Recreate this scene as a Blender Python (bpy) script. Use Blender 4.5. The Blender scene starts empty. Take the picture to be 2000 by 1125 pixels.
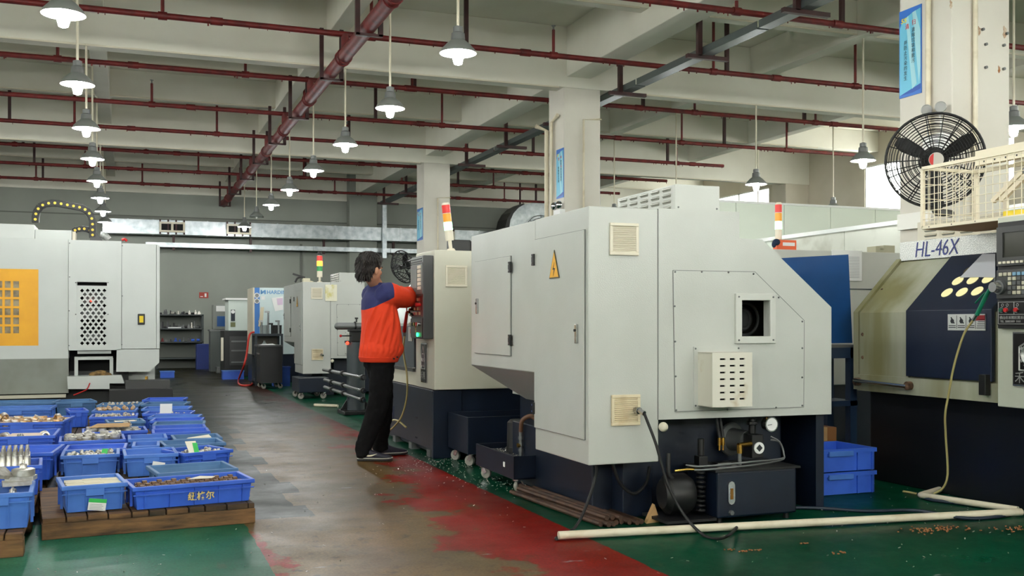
import bpy, math, random
from mathutils import Vector as V, Matrix
from mathutils.geometry import tessellate_polygon
sc = bpy.context.scene
col = sc.collection
RND = random.Random(11)
PI = math.pi
# ------------------------------------------------------------------ camera
F, CX, HY, EYE = 1990.0, 1000.0, 632.0, 1.15        # focal length and horizon in a 2000x1125 frame, eye height in metres
PSI = math.atan(755 / 1990.0)
cam_d = bpy.data.cameras.new('camera'); cam = bpy.data.objects.new('camera', cam_d); col.objects.link(cam)
cam.location = (0, 0, EYE); cam.rotation_euler = (PI / 2, 0, -PSI)
cam_d.sensor_width = 36; cam_d.lens = 36 * F / 2000; cam_d.shift_y = (HY - 562.5) / 2000
cam_d.clip_end = 200
sc.camera = cam
# ------------------------------------------------------------------ sky, exposure
W = bpy.data.worlds.new('sky'); sc.world = W; W.use_nodes = True
bg = W.node_tree.nodes['Background']; bg.inputs[0].default_value = (0.97, 1.0, 0.93, 1); bg.inputs[1].default_value = 12.5
LAMP = 360.0                                      # radiance of a lit lamp bulb
sc.view_settings.view_transform = 'Standard'; sc.view_settings.look = 'None'
sc.view_settings.gamma = 1; sc.view_settings.use_curve_mapping = False
sc.view_settings.exposure = 0.32
try:
    sc.cycles.max_bounces = 6; sc.cycles.diffuse_bounces = 4; sc.cycles.glossy_bounces = 2; sc.cycles.transparent_max_bounces = 6; sc.cycles.use_light_tree = False
    sc.cycles.sample_clamp_indirect = 4.0; sc.cycles.caustics_reflective = False; sc.cycles.caustics_refractive = False
except Exception: pass
# ------------------------------------------------------------------ measuring: where a sight line meets a real plane
SN, CS = math.sin(PSI), math.cos(PSI)
def ray(px, py):
    a = (px - CX) / F
    return (SN + a * CS, CS - a * SN, (HY - py) / F)
def aX(px, py, X):
    r = ray(px, py); t = X / r[0]; return V((X, r[1] * t, EYE + r[2] * t))
def aY(px, py, Y):
    r = ray(px, py); t = Y / r[1]; return V((r[0] * t, Y, EYE + r[2] * t))
def aZ(px, py, Z):
    r = ray(px, py); t = (Z - EYE) / r[2]; return V((r[0] * t, r[1] * t, Z))
# ------------------------------------------------------------------ materials
def lin(c):
    return tuple(((x / 255) / 12.92 if x / 255 <= .04045 else ((x / 255 + .055) / 1.055) ** 2.4) for x in c)
MATS = {}
def M(name, c, rough=.5, metal=0, c2=None, sc_=4.0, lo=.4, hi=.65, bump=0, bsc=150, emit=0, trans=0, stretch=(1, 1, 1), detail=5, spec=.5, alpha=1):
    if name in MATS: return MATS[name]
    m = bpy.data.materials.new(name); m.use_nodes = True
    nt = m.node_tree; N = nt.nodes; L = nt.links; b = N['Principled BSDF']
    C = lin(c) + (1,)
    b.inputs['Base Color'].default_value = C; b.inputs['Roughness'].default_value = rough; b.inputs['Metallic'].default_value = metal
    b.inputs['Specular IOR Level'].default_value = spec
    if trans: b.inputs['Transmission Weight'].default_value = trans
    if alpha < 1: b.inputs['Alpha'].default_value = alpha
    if emit:
        b.inputs['Emission Color'].default_value = C; b.inputs['Emission Strength'].default_value = emit
    if c2 is not None or bump:
        tc = N.new('ShaderNodeTexCoord'); mp = N.new('ShaderNodeMapping'); mp.inputs['Scale'].default_value = stretch
        L.new(tc.outputs['Object'], mp.inputs['Vector'])
    if c2 is not None:
        nz = N.new('ShaderNodeTexNoise'); nz.inputs['Scale'].default_value = sc_; nz.inputs['Detail'].default_value = detail
        L.new(mp.outputs[0], nz.inputs['Vector'])
        rp = N.new('ShaderNodeValToRGB'); rp.color_ramp.elements[0].position = lo; rp.color_ramp.elements[1].position = hi
        rp.color_ramp.elements[0].color = C; rp.color_ramp.elements[1].color = lin(c2) + (1,)
        L.new(nz.outputs['Fac'], rp.inputs[0]); L.new(rp.outputs[0], b.inputs['Base Color'])
    if bump:
        n2 = N.new('ShaderNodeTexNoise'); n2.inputs['Scale'].default_value = bsc; n2.inputs['Detail'].default_value = 2
        L.new(mp.outputs[0], n2.inputs['Vector'])
        bp = N.new('ShaderNodeBump'); bp.inputs['Strength'].default_value = bump; bp.inputs['Distance'].default_value = .01
        L.new(n2.outputs['Fac'], bp.inputs['Height']); L.new(bp.outputs[0], b.inputs['Normal'])
    MATS[name] = m
    return m
white = M('machine_paint', (204, 205, 198), .33, 0, (192, 192, 184), 1.4, .35, .75, .05, 420)
cream = M('cream_paint', (212, 206, 188), .4, 0, (206, 196, 170), 3, .35, .75, .04, 400)
hammer = M('hammertone_paint', (196, 198, 192), .28, 0, (186, 188, 181), 2, .35, .75, .10, 150)
stained = M('stained_machine_paint', (184, 186, 168), .4, 0, (134, 130, 90), 2.2, .40, .66, .04, 300, stretch=(1, 1, .18))
navy = M('navy_paint', (13, 25, 43), .38, 0, (9, 18, 33), 4, .4, .7, .04, 300)
slate = M('slate_paint', (62, 72, 80), .4, 0, (52, 61, 68), 4, .4, .7)
door_navy = M('door_navy_paint', (20, 31, 54), .42, 0, (15, 24, 44), 3, .4, .7)
black = M('black_paint', (20, 20, 21), .45)
rubber = M('black_rubber', (16, 16, 17), .6)
dark = M('dark_inside', (10, 10, 11), .8)
chrome = M('chrome', (205, 205, 208), .18, 1)
steel = M('turned_steel', (222, 219, 212), .36, .72, (196, 190, 180), 30, .4, .6, .03, 90)
brass = M('brass', (200, 160, 80), .25, 1)
castiron = M('cast_grey', (120, 122, 122), .45, .6)
galv = M('galvanised', (186, 192, 194), .30, .9, (150, 158, 162), 7, .35, .7, .06, 18)
redpipe = M('red_pipe_paint', (112, 26, 24), .55, 0, (78, 18, 18), 9, .4, .7, .05, 60)
hanger = M('hanger_paint', (62, 28, 28), .55, 0, (44, 24, 24), 8, .4, .7)
pvc = M('pvc_white', (224, 214, 190), .4, 0, (190, 176, 146), 6, .5, .8)
conduit = M('conduit_cream', (214, 206, 184), .5)
concrete = M('painted_concrete', (234, 231, 218), .75, 0, (222, 218, 203), .9, .35, .7, .05, 30)
colpaint = M('column_paint', (222, 217, 206), .7, 0, (208, 202, 190), 1.3, .4, .75, .06, 25)
greywall = M('grey_wall_paint', (150, 154, 146), .75, 0, (138, 142, 134), .7, .35, .7, .04, 20)
offwall = M('pale_wall_paint', (214, 206, 190), .75, 0, (196, 188, 168), .8, .35, .7, .04, 20)
panelpaint = M('partition_panel_paint', (222, 230, 216), .45, 0, (214, 222, 208), .8, .35, .7)
dirtypanel = M('scuffed_panel_paint', (212, 214, 202), .5, 0, (176, 176, 160), 2.0, .5, .72)
blue = M('crate_blue', (60, 106, 216), .42, 0, (50, 92, 198), 5, .4, .7, .03, 60)
blue2 = M('crate_blue_faded', (80, 130, 216), .48, 0, (66, 112, 196), 5, .35, .7, .03, 60)
blue3 = M('crate_blue_grey', (84, 128, 176), .52, 0, (68, 108, 154), 5, .35, .7, .03, 60)
wood = M('pallet_wood', (128, 92, 56), .75, 0, (66, 46, 28), 5, .35, .68, .25, 40, stretch=(1, 6, 6))
wood_dark = M('pallet_wood_dark', (80, 60, 40), .8, 0, (42, 33, 24), 5, .35, .68, .25, 40, stretch=(1, 6, 6))
card = M('cardboard', (196, 158, 108), .8, 0, (176, 138, 90), 6, .4, .7)
paper = M('paper', (240, 232, 214), .8)
paperw = M('white_paper', (238, 238, 236), .8)
green_tag = M('green_print', (60, 190, 90), .7)
ink = M('dark_print', (38, 40, 44), .7)
rust = M('rusty_steel', (136, 106, 82), .55, .5, (70, 50, 40), 25, .4, .65)
bronze = M('bronze_steel', (206, 160, 104), .36, .7, (214, 206, 196), 20, .4, .6)
plast_white = M('vent_plastic', (226, 218, 198), .45)
dirty_vent = M('dirty_vent_plastic', (220, 206, 174), .5, 0, (184, 156, 112), 6, .5, .8)
screen = M('dim_screen', (120, 128, 126), .2)
darkscreen = M('dark_screen', (56, 56, 50), .2)
graphite = M('graphite_plastic', (62, 62, 62), .4)
redp = M('red_plastic', (186, 26, 26), .35)
orange_lens = M('orange_lens', (246, 164, 36), .3)
red_lens = M('red_lens', (226, 44, 38), .3)
green_lit = M('lit_green_lens', (150, 255, 190), .3, emit=3.0)
amber_lit = M('lit_amber_lens', (255, 150, 40), .3, emit=3.0)
green_lens = M('green_lens', (40, 150, 80), .3)
led_red = M('lit_red_lamp', (255, 60, 40), .3, emit=3.0)
led_green = M('lit_green_lamp', (50, 255, 140), .3, emit=3.0)
glass = M('clear_glass', (235, 240, 238), .08, trans=1)
bulb_lit = M('lit_bulb', (250, 252, 250), .3, emit=LAMP)
bulb_off = M('unlit_bulb', (225, 225, 220), .3)
shade_out = M('shade_grey_enamel', (128, 132, 128), .4)
shade_in = M('shade_white_enamel', (236, 238, 236), .4)
yellow = M('yellow_paint', (242, 176, 22), .4, 0, (230, 160, 16), 3, .4, .7)
warn = M('warning_yellow', (240, 176, 40), .5)
# ------------------------------------------------------------------ mesh builder
def basis(d):
    d = V(d).normalized(); u = V((0, 0, 1)) if abs(d.z) < .9 else V((1, 0, 0))
    a = d.cross(u).normalized(); b = d.cross(a).normalized()
    return d, a, b
def smooth_path(pts, k=6):
    pts = [V(p) for p in pts]
    if len(pts) < 3: return pts
    out = []; P = [pts[0] * 2 - pts[1]] + pts + [pts[-1] * 2 - pts[-2]]
    for i in range(1, len(P) - 2):
        for j in range(k):
            t = j / k; a, b, c, d = P[i - 1], P[i], P[i + 1], P[i + 2]
            out.append(.5 * ((2 * b) + (c - a) * t + (2 * a - 5 * b + 4 * c - d) * t * t + (3 * b - a - 3 * c + d) * t ** 3))
    return out + [pts[-1]]
ORG = {}
class MB:
    def __init__(s): s.v = []; s.f = []; s.m = []; s.cur = 0
    def add(s, vs, fs):
        o = len(s.v); s.v += [V(p) for p in vs]; s.f += [tuple(i + o for i in f) for f in fs]; s.m += [s.cur] * len(fs); return s
    def obox(s, c, u, v, w):
        c, u, v, w = V(c), V(u), V(v), V(w)
        vs = [c + a * u + b * v + d * w for d in (-1, 1) for b in (-1, 1) for a in (-1, 1)]
        fl = u.cross(v).dot(w) < 0
        fs = [(0, 2, 3, 1), (4, 5, 7, 6), (0, 1, 5, 4), (2, 6, 7, 3), (0, 4, 6, 2), (1, 3, 7, 5)]
        return s.add(vs, [f[::-1] for f in fs] if fl else fs)
    def box(s, x0, x1, y0, y1, z0, z1):
        return s.obox(((x0 + x1) / 2, (y0 + y1) / 2, (z0 + z1) / 2), ((x1 - x0) / 2, 0, 0), (0, (y1 - y0) / 2, 0), (0, 0, (z1 - z0) / 2))
    def bar(s, p, q, w, h, up=(0, 0, 1)):
        p, q = V(p), V(q); d = q - p; up = V(up)
        if abs(d.normalized().dot(up)) > .98: up = V((1, 0, 0))
        a = d.cross(up).normalized(); b = a.cross(d).normalized()
        return s.obox((p + q) / 2, d / 2, a * w / 2, b * h / 2)
    def cyl(s, p, q, r, r2=None, n=12, cap=True):
        p, q = V(p), V(q); r2 = r if r2 is None else r2; d, a, b = basis(q - p); vs = []
        for c, rr in ((p, r), (q, r2)):
            for i in range(n):
                t = 2 * PI * i / n; vs.append(c + (a * math.cos(t) + b * math.sin(t)) * rr)
        fs = [(i, (i + 1) % n, n + (i + 1) % n, n + i) for i in range(n)]
        if cap: fs += [tuple(range(n))[::-1], tuple(range(n, 2 * n))]
        return s.add(vs, fs)
    def tube(s, pts, r, n=8, k=6, taper=None):
        P = smooth_path(pts, k) if k > 1 else [V(p) for p in pts]
        d = (P[1] - P[0]).normalized(); _, a, b = basis(d); vs = []; m = len(P)
        for i, p in enumerate(P):
            t = (P[min(i + 1, m - 1)] - P[max(i - 1, 0)]).normalized()
            a = (a - t * a.dot(t)).normalized(); b = t.cross(a); rr = r if taper is None else r * taper(i / (m - 1))
            vs += [p + (a * math.cos(2 * PI * j / n) + b * math.sin(2 * PI * j / n)) * rr for j in range(n)]
        fs = [(i * n + j, i * n + (j + 1) % n, (i + 1) * n + (j + 1) % n, (i + 1) * n + j) for i in range(m - 1) for j in range(n)]
        fs += [tuple(range(n))[::-1], tuple(range((m - 1) * n, m * n))]
        return s.add(vs, fs)
    def prism(s, poly, vec, holes=()):
        vec = V(vec); loops = [[V(p) for p in poly]] + [[V(p) for p in h] for h in holes]
        flat = [p for l in loops for p in l]; n = len(flat)
        if holes: tris = [tuple(t) for t in tessellate_polygon(loops)]
        else: tris = [tuple(range(n))]
        nrm = V((0, 0, 0)); P = loops[0]
        for i in range(len(P)): nrm += P[i].cross(P[(i + 1) % len(P)])
        up = nrm.dot(vec) > 0
        fs = []
        for t in tris:
            tn = V((0, 0, 0))
            for i in range(len(t)): tn += flat[t[i]].cross(flat[t[(i + 1) % len(t)]])
            same = tn.dot(vec) > 0
            fs.append(tuple(i + n for i in (t if same else t[::-1]))); fs.append(t[::-1] if same else t)
        o = 0
        for li, l in enumerate(loops):
            ln = V((0, 0, 0))
            for i in range(len(l)): ln += l[i].cross(l[(i + 1) % len(l)])
            fwd = (ln.dot(vec) > 0) == (li == 0)
            for i in range(len(l)):
                a, b = o + i, o + (i + 1) % len(l)
                fs.append((a, b, b + n, a + n) if fwd else (b, a, a + n, b + n))
            o += len(l)
        return s.add(flat + [p + vec for p in flat], fs)
    def lathe(s, prof, c=(0, 0, 0), ax=(0, 0, 1), n=16, closed=False):
        c = V(c); d, a, b = basis(ax); vs = []; m = len(prof)
        for r, h in prof:
            vs += [c + d * h + (a * math.cos(2 * PI * i / n) + b * math.sin(2 * PI * i / n)) * r for i in range(n)]
        rng = range(m if closed else m - 1)
        return s.add(vs, [(i * n + j, i * n + (j + 1) % n, ((i + 1) % m) * n + (j + 1) % n, ((i + 1) % m) * n + j) for i in rng for j in range(n)])
    def ell(s, c, r, nu=12, nv=8, rot=None):
        r = (r, r, r) if not hasattr(r, '__len__') else r; c = V(c); vs = []; fs = []
        for i in range(1, nv):
            t = PI * i / nv
            for j in range(nu):
                p = 2 * PI * j / nu; vs.append(V((r[0] * math.sin(t) * math.cos(p), r[1] * math.sin(t) * math.sin(p), r[2] * math.cos(t))))
        vs += [V((0, 0, r[2])), V((0, 0, -r[2]))]; T, B = len(vs) - 2, len(vs) - 1
        if rot is not None: vs = [rot @ p for p in vs]
        vs = [c + p for p in vs]
        for i in range(nv - 2):
            for j in range(nu): fs.append((i * nu + j, (i + 1) * nu + j, (i + 1) * nu + (j + 1) % nu, i * nu + (j + 1) % nu))
        for j in range(nu):
            fs.append((T, j, (j + 1) % nu)); fs.append((B, (nv - 2) * nu + (j + 1) % nu, (nv - 2) * nu + j))
        return s.add(vs, fs)
    def loft(s, secs):
        n = len(secs[0]); vs = [V(p) for q in secs for p in q]
        fs = [(i * n + j, i * n + (j + 1) % n, (i + 1) * n + (j + 1) % n, (i + 1) * n + j) for i in range(len(secs) - 1) for j in range(n)]
        fs += [tuple(range(n))[::-1], tuple(range((len(secs) - 1) * n, len(secs) * n))]
        return s.add(vs, fs)
    def torus(s, c, ax, R_, r, n=24, m=6):
        prof = [(R_ + r * math.cos(2 * PI * k / m), r * math.sin(2 * PI * k / m)) for k in range(m)]
        return s.lathe(prof, c, ax, n, True)
    def grid(s, O, U, W_, N_, ub, wb, solid):
        # a plate pierced by rectangular openings: cells of a grid, merged along each row
        O, U, W_, N_ = V(O), V(U), V(W_), V(N_)
        for j in range(len(wb) - 1):
            i = 0
            while i < len(ub) - 1:
                if not solid(i, j): i += 1; continue
                k = i
                while k + 1 < len(ub) - 1 and solid(k + 1, j): k += 1
                c = O + U * ((ub[i] + ub[k + 1]) / 2) + W_ * ((wb[j] + wb[j + 1]) / 2) + N_ / 2
                s.obox(c, U * ((ub[k + 1] - ub[i]) / 2), W_ * ((wb[j + 1] - wb[j]) / 2), N_ / 2)
                i = k + 1
        return s
    def mesh(s, name, mats, org=(0, 0, 0), smooth=None):
        o = V(org); me = bpy.data.meshes.new(name)
        me.from_pydata([p - o for p in s.v], [], s.f)
        for m in (mats if isinstance(mats, (list, tuple)) else [mats]): me.materials.append(m)
        if any(s.m): me.polygons.foreach_set('material_index', s.m)
        if smooth:
            me.polygons.foreach_set('use_smooth', [True] * len(me.polygons)); me.set_sharp_from_angle(angle=math.radians(smooth))
        me.update(); return me
    def build(s, name, mats, parent=None, label=None, smooth=None, bev=0, kind=None, org=None):
        og = ORG.get(parent.name, V((0, 0, 0))) if parent else V(org or (0, 0, 0))
        o = bpy.data.objects.new(name, s.mesh(name, mats, og, smooth)); col.objects.link(o)
        if parent: o.parent = parent; ORG[o.name] = og
        else: o.location = og; ORG[o.name] = og
        if label: o['label'] = label
        if kind: o['kind'] = kind
        if bev:
            b = o.modifiers.new('edge', 'BEVEL'); b.width = bev; b.segments = 2; b.limit_method = 'ANGLE'; b.angle_limit = math.radians(40)
        return o
def tag(o, label, cat, group=None):
    o['label'] = label; o['category'] = cat
    if group: o['group'] = group
    return o
def thing(name, loc, label, cat, group=None, rz=0, local=False):
    o = bpy.data.objects.new(name, None); o.empty_display_size = .1; col.objects.link(o); o.location = loc; o.rotation_euler = (0, 0, rz)
    ORG[o.name] = V((0, 0, 0)) if local else V(loc)
    return tag(o, label, cat, group)
def copy_tree(o, parent=None):
    c = o.copy(); col.objects.link(c); c.parent = parent
    for ch in list(o.children): copy_tree(ch, c)
    return c
def text(body, parent, mat, size, O, U, W_, name='lettering', extrude=.001, shear=0, sx=1.0, align='LEFT', bold=0):
    cu = bpy.data.curves.new(name, 'FONT'); cu.body = body; cu.size = size; cu.extrude = extrude; cu.shear = shear
    cu.align_x = align; cu.offset = bold; cu.resolution_u = 3
    t = bpy.data.objects.new(name, cu); me = bpy.data.meshes.new_from_object(t); bpy.data.objects.remove(t)
    O, U, W_ = V(O), V(U).normalized(), V(W_).normalized(); N_ = U.cross(W_); og = ORG.get(parent.name, V((0, 0, 0)))
    for v in me.vertices: v.co = O - og + U * v.co.x * sx + W_ * v.co.y + N_ * (v.co.z + extrude)
    me.materials.clear(); me.materials.append(mat); me.name = name
    o = bpy.data.objects.new(name, me); col.objects.link(o); o.parent = parent; ORG[o.name] = og
    return o
def struct(o):
    o['kind'] = 'structure'; return o
# ================================================================== THE BUILDING
BAY = 7.6; SP = BAY / 3; YC = [6.28 + BAY * k for k in range(-1, 4)]     # column rows
BEAMY = [13.88 + SP * k for k in range(-8, 7)]
XW0, XW1, YW0, YW1, ZC, ZS = -13.0, 16.2, -7.0, 29.1, 5.56, 4.66
# ---- floor paint: worn red aisle between green bays
def floor_mat():
    m = bpy.data.materials.new('worn_floor_paint'); m.use_nodes = True; nt = m.node_tree; N = nt.nodes; L = nt.links; b = N['Principled BSDF']
    geo = N.new('ShaderNodeNewGeometry'); sep = N.new('ShaderNodeSeparateXYZ'); L.new(geo.outputs['Position'], sep.inputs[0])
    def noise(s, d=6, off=0, st=(1, 1, 1)):
        mp = N.new('ShaderNodeMapping'); mp.inputs['Location'].default_value = (off, off * .7, 0); mp.inputs['Scale'].default_value = st
        L.new(geo.outputs['Position'], mp.inputs[0]); n = N.new('ShaderNodeTexNoise'); n.inputs['Scale'].default_value = s; n.inputs['Detail'].default_value = d
        n.inputs['Roughness'].default_value = .62; L.new(mp.outputs[0], n.inputs[0]); return n.outputs['Fac']
    def mr(v, a, c, lo=0., hi=1.):
        n = N.new('ShaderNodeMapRange'); n.inputs[1].default_value = a; n.inputs[2].default_value = c; n.inputs[3].default_value = lo; n.inputs[4].default_value = hi
        L.new(v, n.inputs[0]); return n.outputs[0]
    def mth(op, a, c):
        n = N.new('ShaderNodeMath'); n.operation = op
        for i, v in enumerate((a, c)):
            if isinstance(v, (int, float)): n.inputs[i].default_value = v
            else: L.new(v, n.inputs[i])
        return n.outputs[0]
    def mix(f, a, c):
        n = N.new('ShaderNodeMix'); n.data_type = 'RGBA'
        if isinstance(f, (int, float)): n.inputs[0].default_value = f
        else: L.new(f, n.inputs[0])
        for i, v in ((6, a), (7, c)):
            if isinstance(v, tuple): n.inputs[i].default_value = lin(v) + (1,)
            else: L.new(v, n.inputs[i])
        return n.outputs[2]
    X, Y = sep.outputs[0], sep.outputs[1]
    wob = mth('MULTIPLY', mth('SUBTRACT', noise(3, 4), .5), .05)
    Xw = mth('ADD', X, wob)
    greenA = mix(mr(noise(1.2, 6), .38, .68), (26, 98, 70), (16, 74, 52))
    greenL = mix(mr(noise(1.5, 7, 3), .35, .65), (92, 164, 134), (52, 122, 94))
    green = mix(mr(X, .3, .9), greenL, greenA)
    worn = mix(mr(noise(2.6, 7, 9, (1, .5, 1)), .4, .7), (150, 124, 88), (118, 98, 72))
    worn = mix(mr(noise(.7, 4, 14), .45, .62), worn, (118, 104, 82))
    worn = mix(mr(noise(9, 8, 21), .56, .70), worn, (88, 76, 60))
    red = mix(mr(noise(2, 6, 5), .4, .7), (182, 38, 27), (144, 30, 22))
    # red survives towards the edges of the aisle, scrubbed away in its middle and further along
    edge = mr(Xw, 1.3, 2.3, -.20, .29)
    edgel = mr(Xw, .98, .66, -.2, .10)
    near = mth('ADD', mr(Y, 4.6, 9.5, .05, -.12), mth('MULTIPLY', mth('SUBTRACT', noise(8, 6, 33), .5), .34))
    keep = mth('ADD', mth('ADD', mth('MAXIMUM', edge, edgel), near), noise(1.9, 8, 31, (1.1, .75, 1)))
    aisle = mix(mr(keep, .535, .60), worn, red)
    # dark repainted patch with stepped edges beside the crates, running into the far hall
    stepx = mth('ADD', .94, mth('MULTIPLY', mth('FRACT', mth('MULTIPLY', mth('SNAP', Y, .5), 1.27), 0.), .2))
    dk = mth('MULTIPLY', mth('LESS_THAN', Xw, stepx), mth('GREATER_THAN', Y, 6.12))
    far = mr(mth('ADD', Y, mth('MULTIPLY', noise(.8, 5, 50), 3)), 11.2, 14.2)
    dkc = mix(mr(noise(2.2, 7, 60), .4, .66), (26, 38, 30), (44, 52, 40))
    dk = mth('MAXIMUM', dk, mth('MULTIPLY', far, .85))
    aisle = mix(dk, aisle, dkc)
    inx = mth('MULTIPLY', mth('GREATER_THAN', Xw, .64), mth('LESS_THAN', Xw, 2.32))
    lft = mth('MULTIPLY', mth('LESS_THAN', X, .64), mth('GREATER_THAN', Y, 6.4))
    c = mix(inx, green, aisle); c = mix(lft, c, dkc)
    grain = N.new('ShaderNodeMix'); grain.data_type = 'RGBA'; grain.blend_type = 'MULTIPLY'; grain.inputs[0].default_value = 1; L.new(c, grain.inputs[6]); gv = mr(noise(70, 4, 15), .3, .7, .62, 1.35); L.new(gv, grain.inputs[7]); c = grain.outputs[2]
    # scuffs, chips and pale scrapes
    c = mix(mr(noise(11, 9, 70, (1, .5, 1)), .60, .72, 0, .35), c, (128, 112, 92))
    c = mix(mr(noise(38, 3, 80), .70, .74, 0, .7), c, (176, 166, 146))
    c = mix(mth('MULTIPLY', mr(noise(5.5, 6, 120, (.6, 1.6, 1)), .66, .72, 0, .75), mr(X, .5, .9)), c, (196, 204, 204))
    dim = N.new('ShaderNodeHueSaturation'); dim.inputs['Value'].default_value = .46; dim.inputs['Saturation'].default_value = 1.14; L.new(c, dim.inputs['Color']); L.new(dim.outputs[0], b.inputs['Base Color'])
    L.new(mr(noise(1.7, 6, 90), .3, .7, .26, .50), b.inputs['Roughness']); b.inputs['Specular IOR Level'].default_value = .09
    bp = N.new('ShaderNodeBump'); bp.inputs['Strength'].default_value = .05; bp.inputs['Distance'].default_value = .006
    L.new(noise(26, 5, 95), bp.inputs['Height']); L.new(bp.outputs[0], b.inputs['Normal'])
    return m
struct(MB().box(XW0, XW1, YW0, YW1, -.2, 0).build('floor', floor_mat()))
# ---- walls
pane_m = M('window_pane', (240, 246, 250), .05, alpha=.14)
frame_m = M('window_frame_paint', (230, 232, 228), .5)
def rect(a0, a1, z0, z1, f): return [f(a0, z0), f(a1, z0), f(a1, z1), f(a0, z1)]
def window(n, f, a0, a1, z0, z1, nrm, cols):
    mb = MB(); t = V(nrm) * .05
    P = lambda a, z: V(f(a, z))
    for i in range(cols + 1):
        a = a0 + (a1 - a0) * i / cols; mb.bar(P(a, z0) - t, P(a, z1) - t, .06, .06, nrm)
    for z in (z0, z1): mb.bar(P(a0, z) - t, P(a1, z) - t, .06, .06, nrm)
    w = struct(mb.build('window_%d' % n, frame_m)); w['label'] = 'bright daylight window with white frame'
    for i in range(cols):
        b0 = a0 + (a1 - a0) * i / cols + .03; b1 = a0 + (a1 - a0) * (i + 1) / cols - .03
        MB().prism(rect(b0, b1, z0 + .03, z1 - .03, lambda a, z: P(a, z) - t), V(nrm) * .006).build('pane', pane_m, w)
fr = lambda a, z: (XW1, a, z)
rw = [(14.4, 19.4), (23.2, 27.6), (6.8, 11.8), (-1, 4.2)]
struct(MB().prism(rect(YW0, YW1, 0, ZC, fr), (.24, 0, 0), [rect(a, b, 3.7, 4.82, fr) for a, b in rw]).build('wall_right', offwall))
for i, (a, b) in enumerate(rw): window(i + 1, lambda a, z: (XW1 + .1, a, z), a, b, 3.7, 4.82, (1, 0, 0), 3)
fl = lambda a, z: (XW0, a, z)
lw = [(-5.6, -.8), (.6, 5.6), (8.2, 13.2), (15.8, 20.8)]  # unseen left wall windows, added to let in fill light
struct(MB().prism(rect(YW0, YW1, 0, ZC, fl), (-.24, 0, 0), [rect(a, b, 2.9, 4.6, fl) for a, b in lw]).build('wall_left', offwall))
for i, (a, b) in enumerate(lw): window(i + 5, lambda a, z: (XW0 - .1, a, z), a, b, 2.9, 4.6, (-1, 0, 0), 4)
ff = lambda a, z: (a, YW0, z)
fw = [(-11.5, -5.5), (-3.5, 3.5), (5.5, 12.5)]  # unseen windows behind the camera, placed and sized for fill light
struct(MB().prism(rect(XW0, XW1, 0, ZC, ff), (0, -.24, 0), [rect(a, b, 2.9, 4.6, ff) for a, b in fw]).build('wall_front', offwall))
for i, (a, b) in enumerate(fw): window(i + 9, lambda a, z: (a, YW0 - .1, z), a, b, 2.9, 4.6, (0, -1, 0), 5)
wb = struct(MB().box(XW0, XW1, YW1, YW1 + .24, 0, ZC).build('wall_back', greywall))
for px in (588, 686): # panel joints in the back wall
    X = aY(px, 560, YW1).x; MB().box(X - .03, X + .03, YW1 - .03, YW1, 0, 3.4).build('joint_strip', M('joint_grey', (104, 106, 100), .7), wb)
MB().box(XW0, XW1, YW1 - .02, YW1, 4.02, 4.05).build('joint_strip', MATS['joint_grey'], wb)
# ---- slab and beams
cl = struct(MB().box(XW0, XW1, YW0, YW1, ZC, ZC + .25).build('ceiling', concrete))
ZS2 = 5.10
MAINY = [13.88 + BAY * k for k in range(-2, 2)] + [YW1 - .25]
for y in BEAMY:
    mn_ = any(abs(y - q) < .3 for q in MAINY)
    MB().box(XW0, XW1, y - .02, y + (.27 if mn_ else .2), ZS if mn_ else ZS2, ZC).build('beam', concrete, cl, bev=.01)
for x, z, w in ((-9.2, 5.06, .12), (-6.3, 4.82, .18), (-3.3, 5.06, .12), (-.37, 5.06, .12), (2.68, 5.06, .12), (6.33, 4.82, .2), (9.45, 5.06, .12), (12.8, 5.06, .12)):
    MB().box(x - w, x + w, YW0, YW1, z, ZC).build('beam', concrete, cl, bev=.01)
# ---- columns
for y in YC[1:4]:
    mb = MB().box(6.09, 6.69, y, y + .58, 0, ZC)
    mb.build('column', colpaint, bev=.012)['kind'] = 'structure'
struct(MB().box(5.95, 6.75, YW1 - .4, YW1, 0, ZC).build('column', greywall, bev=.012))
struct(MB().box(15.5, XW1, 21.48, 22.06, 0, ZC).build('column', offwall, bev=.012))
struct(MB().box(15.5, XW1, 13.88, 14.46, 0, ZC).build('column', offwall, bev=.012))
def service_pipe(pts, r, label):
    return tag(MB().tube(pts, r, 8, 1).build('service_pipe', pvc, smooth=50), label, 'pipe')
service_pipe([(6.03, 14.40, .3), (6.03, 14.40, 4.1), (5.85, 14.40, 4.16)], .035, 'cream service pipe with top elbow on the aisle side of the middle column')
service_pipe([(6.04, 14.24, .3), (6.04, 14.24, 4.2), (6.04, 14.0, 4.27)], .028, 'thinner cream service pipe beside the poster on the middle column')
service_pipe([(6.40, 13.85, .3), (6.40, 13.85, 4.2), (6.69, 13.84, 4.22)], .016, 'thin cream conduit down the face of the middle column')
service_pipe([(6.30, 6.25, .3), (6.30, 6.25, ZC)], .02, 'cream conduit down the face of the column behind the big black fan')
service_pipe([(6.06, 6.50, 2.6), (6.06, 6.50, ZC)], .022, 'cream conduit beside the large poster on the column')
service_pipe([(6.4, 21.45, .3), (6.4, 21.45, 3.9), (6.69, 21.44, 3.92)], .016, 'thin cream conduit down the far free-standing column')
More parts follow.
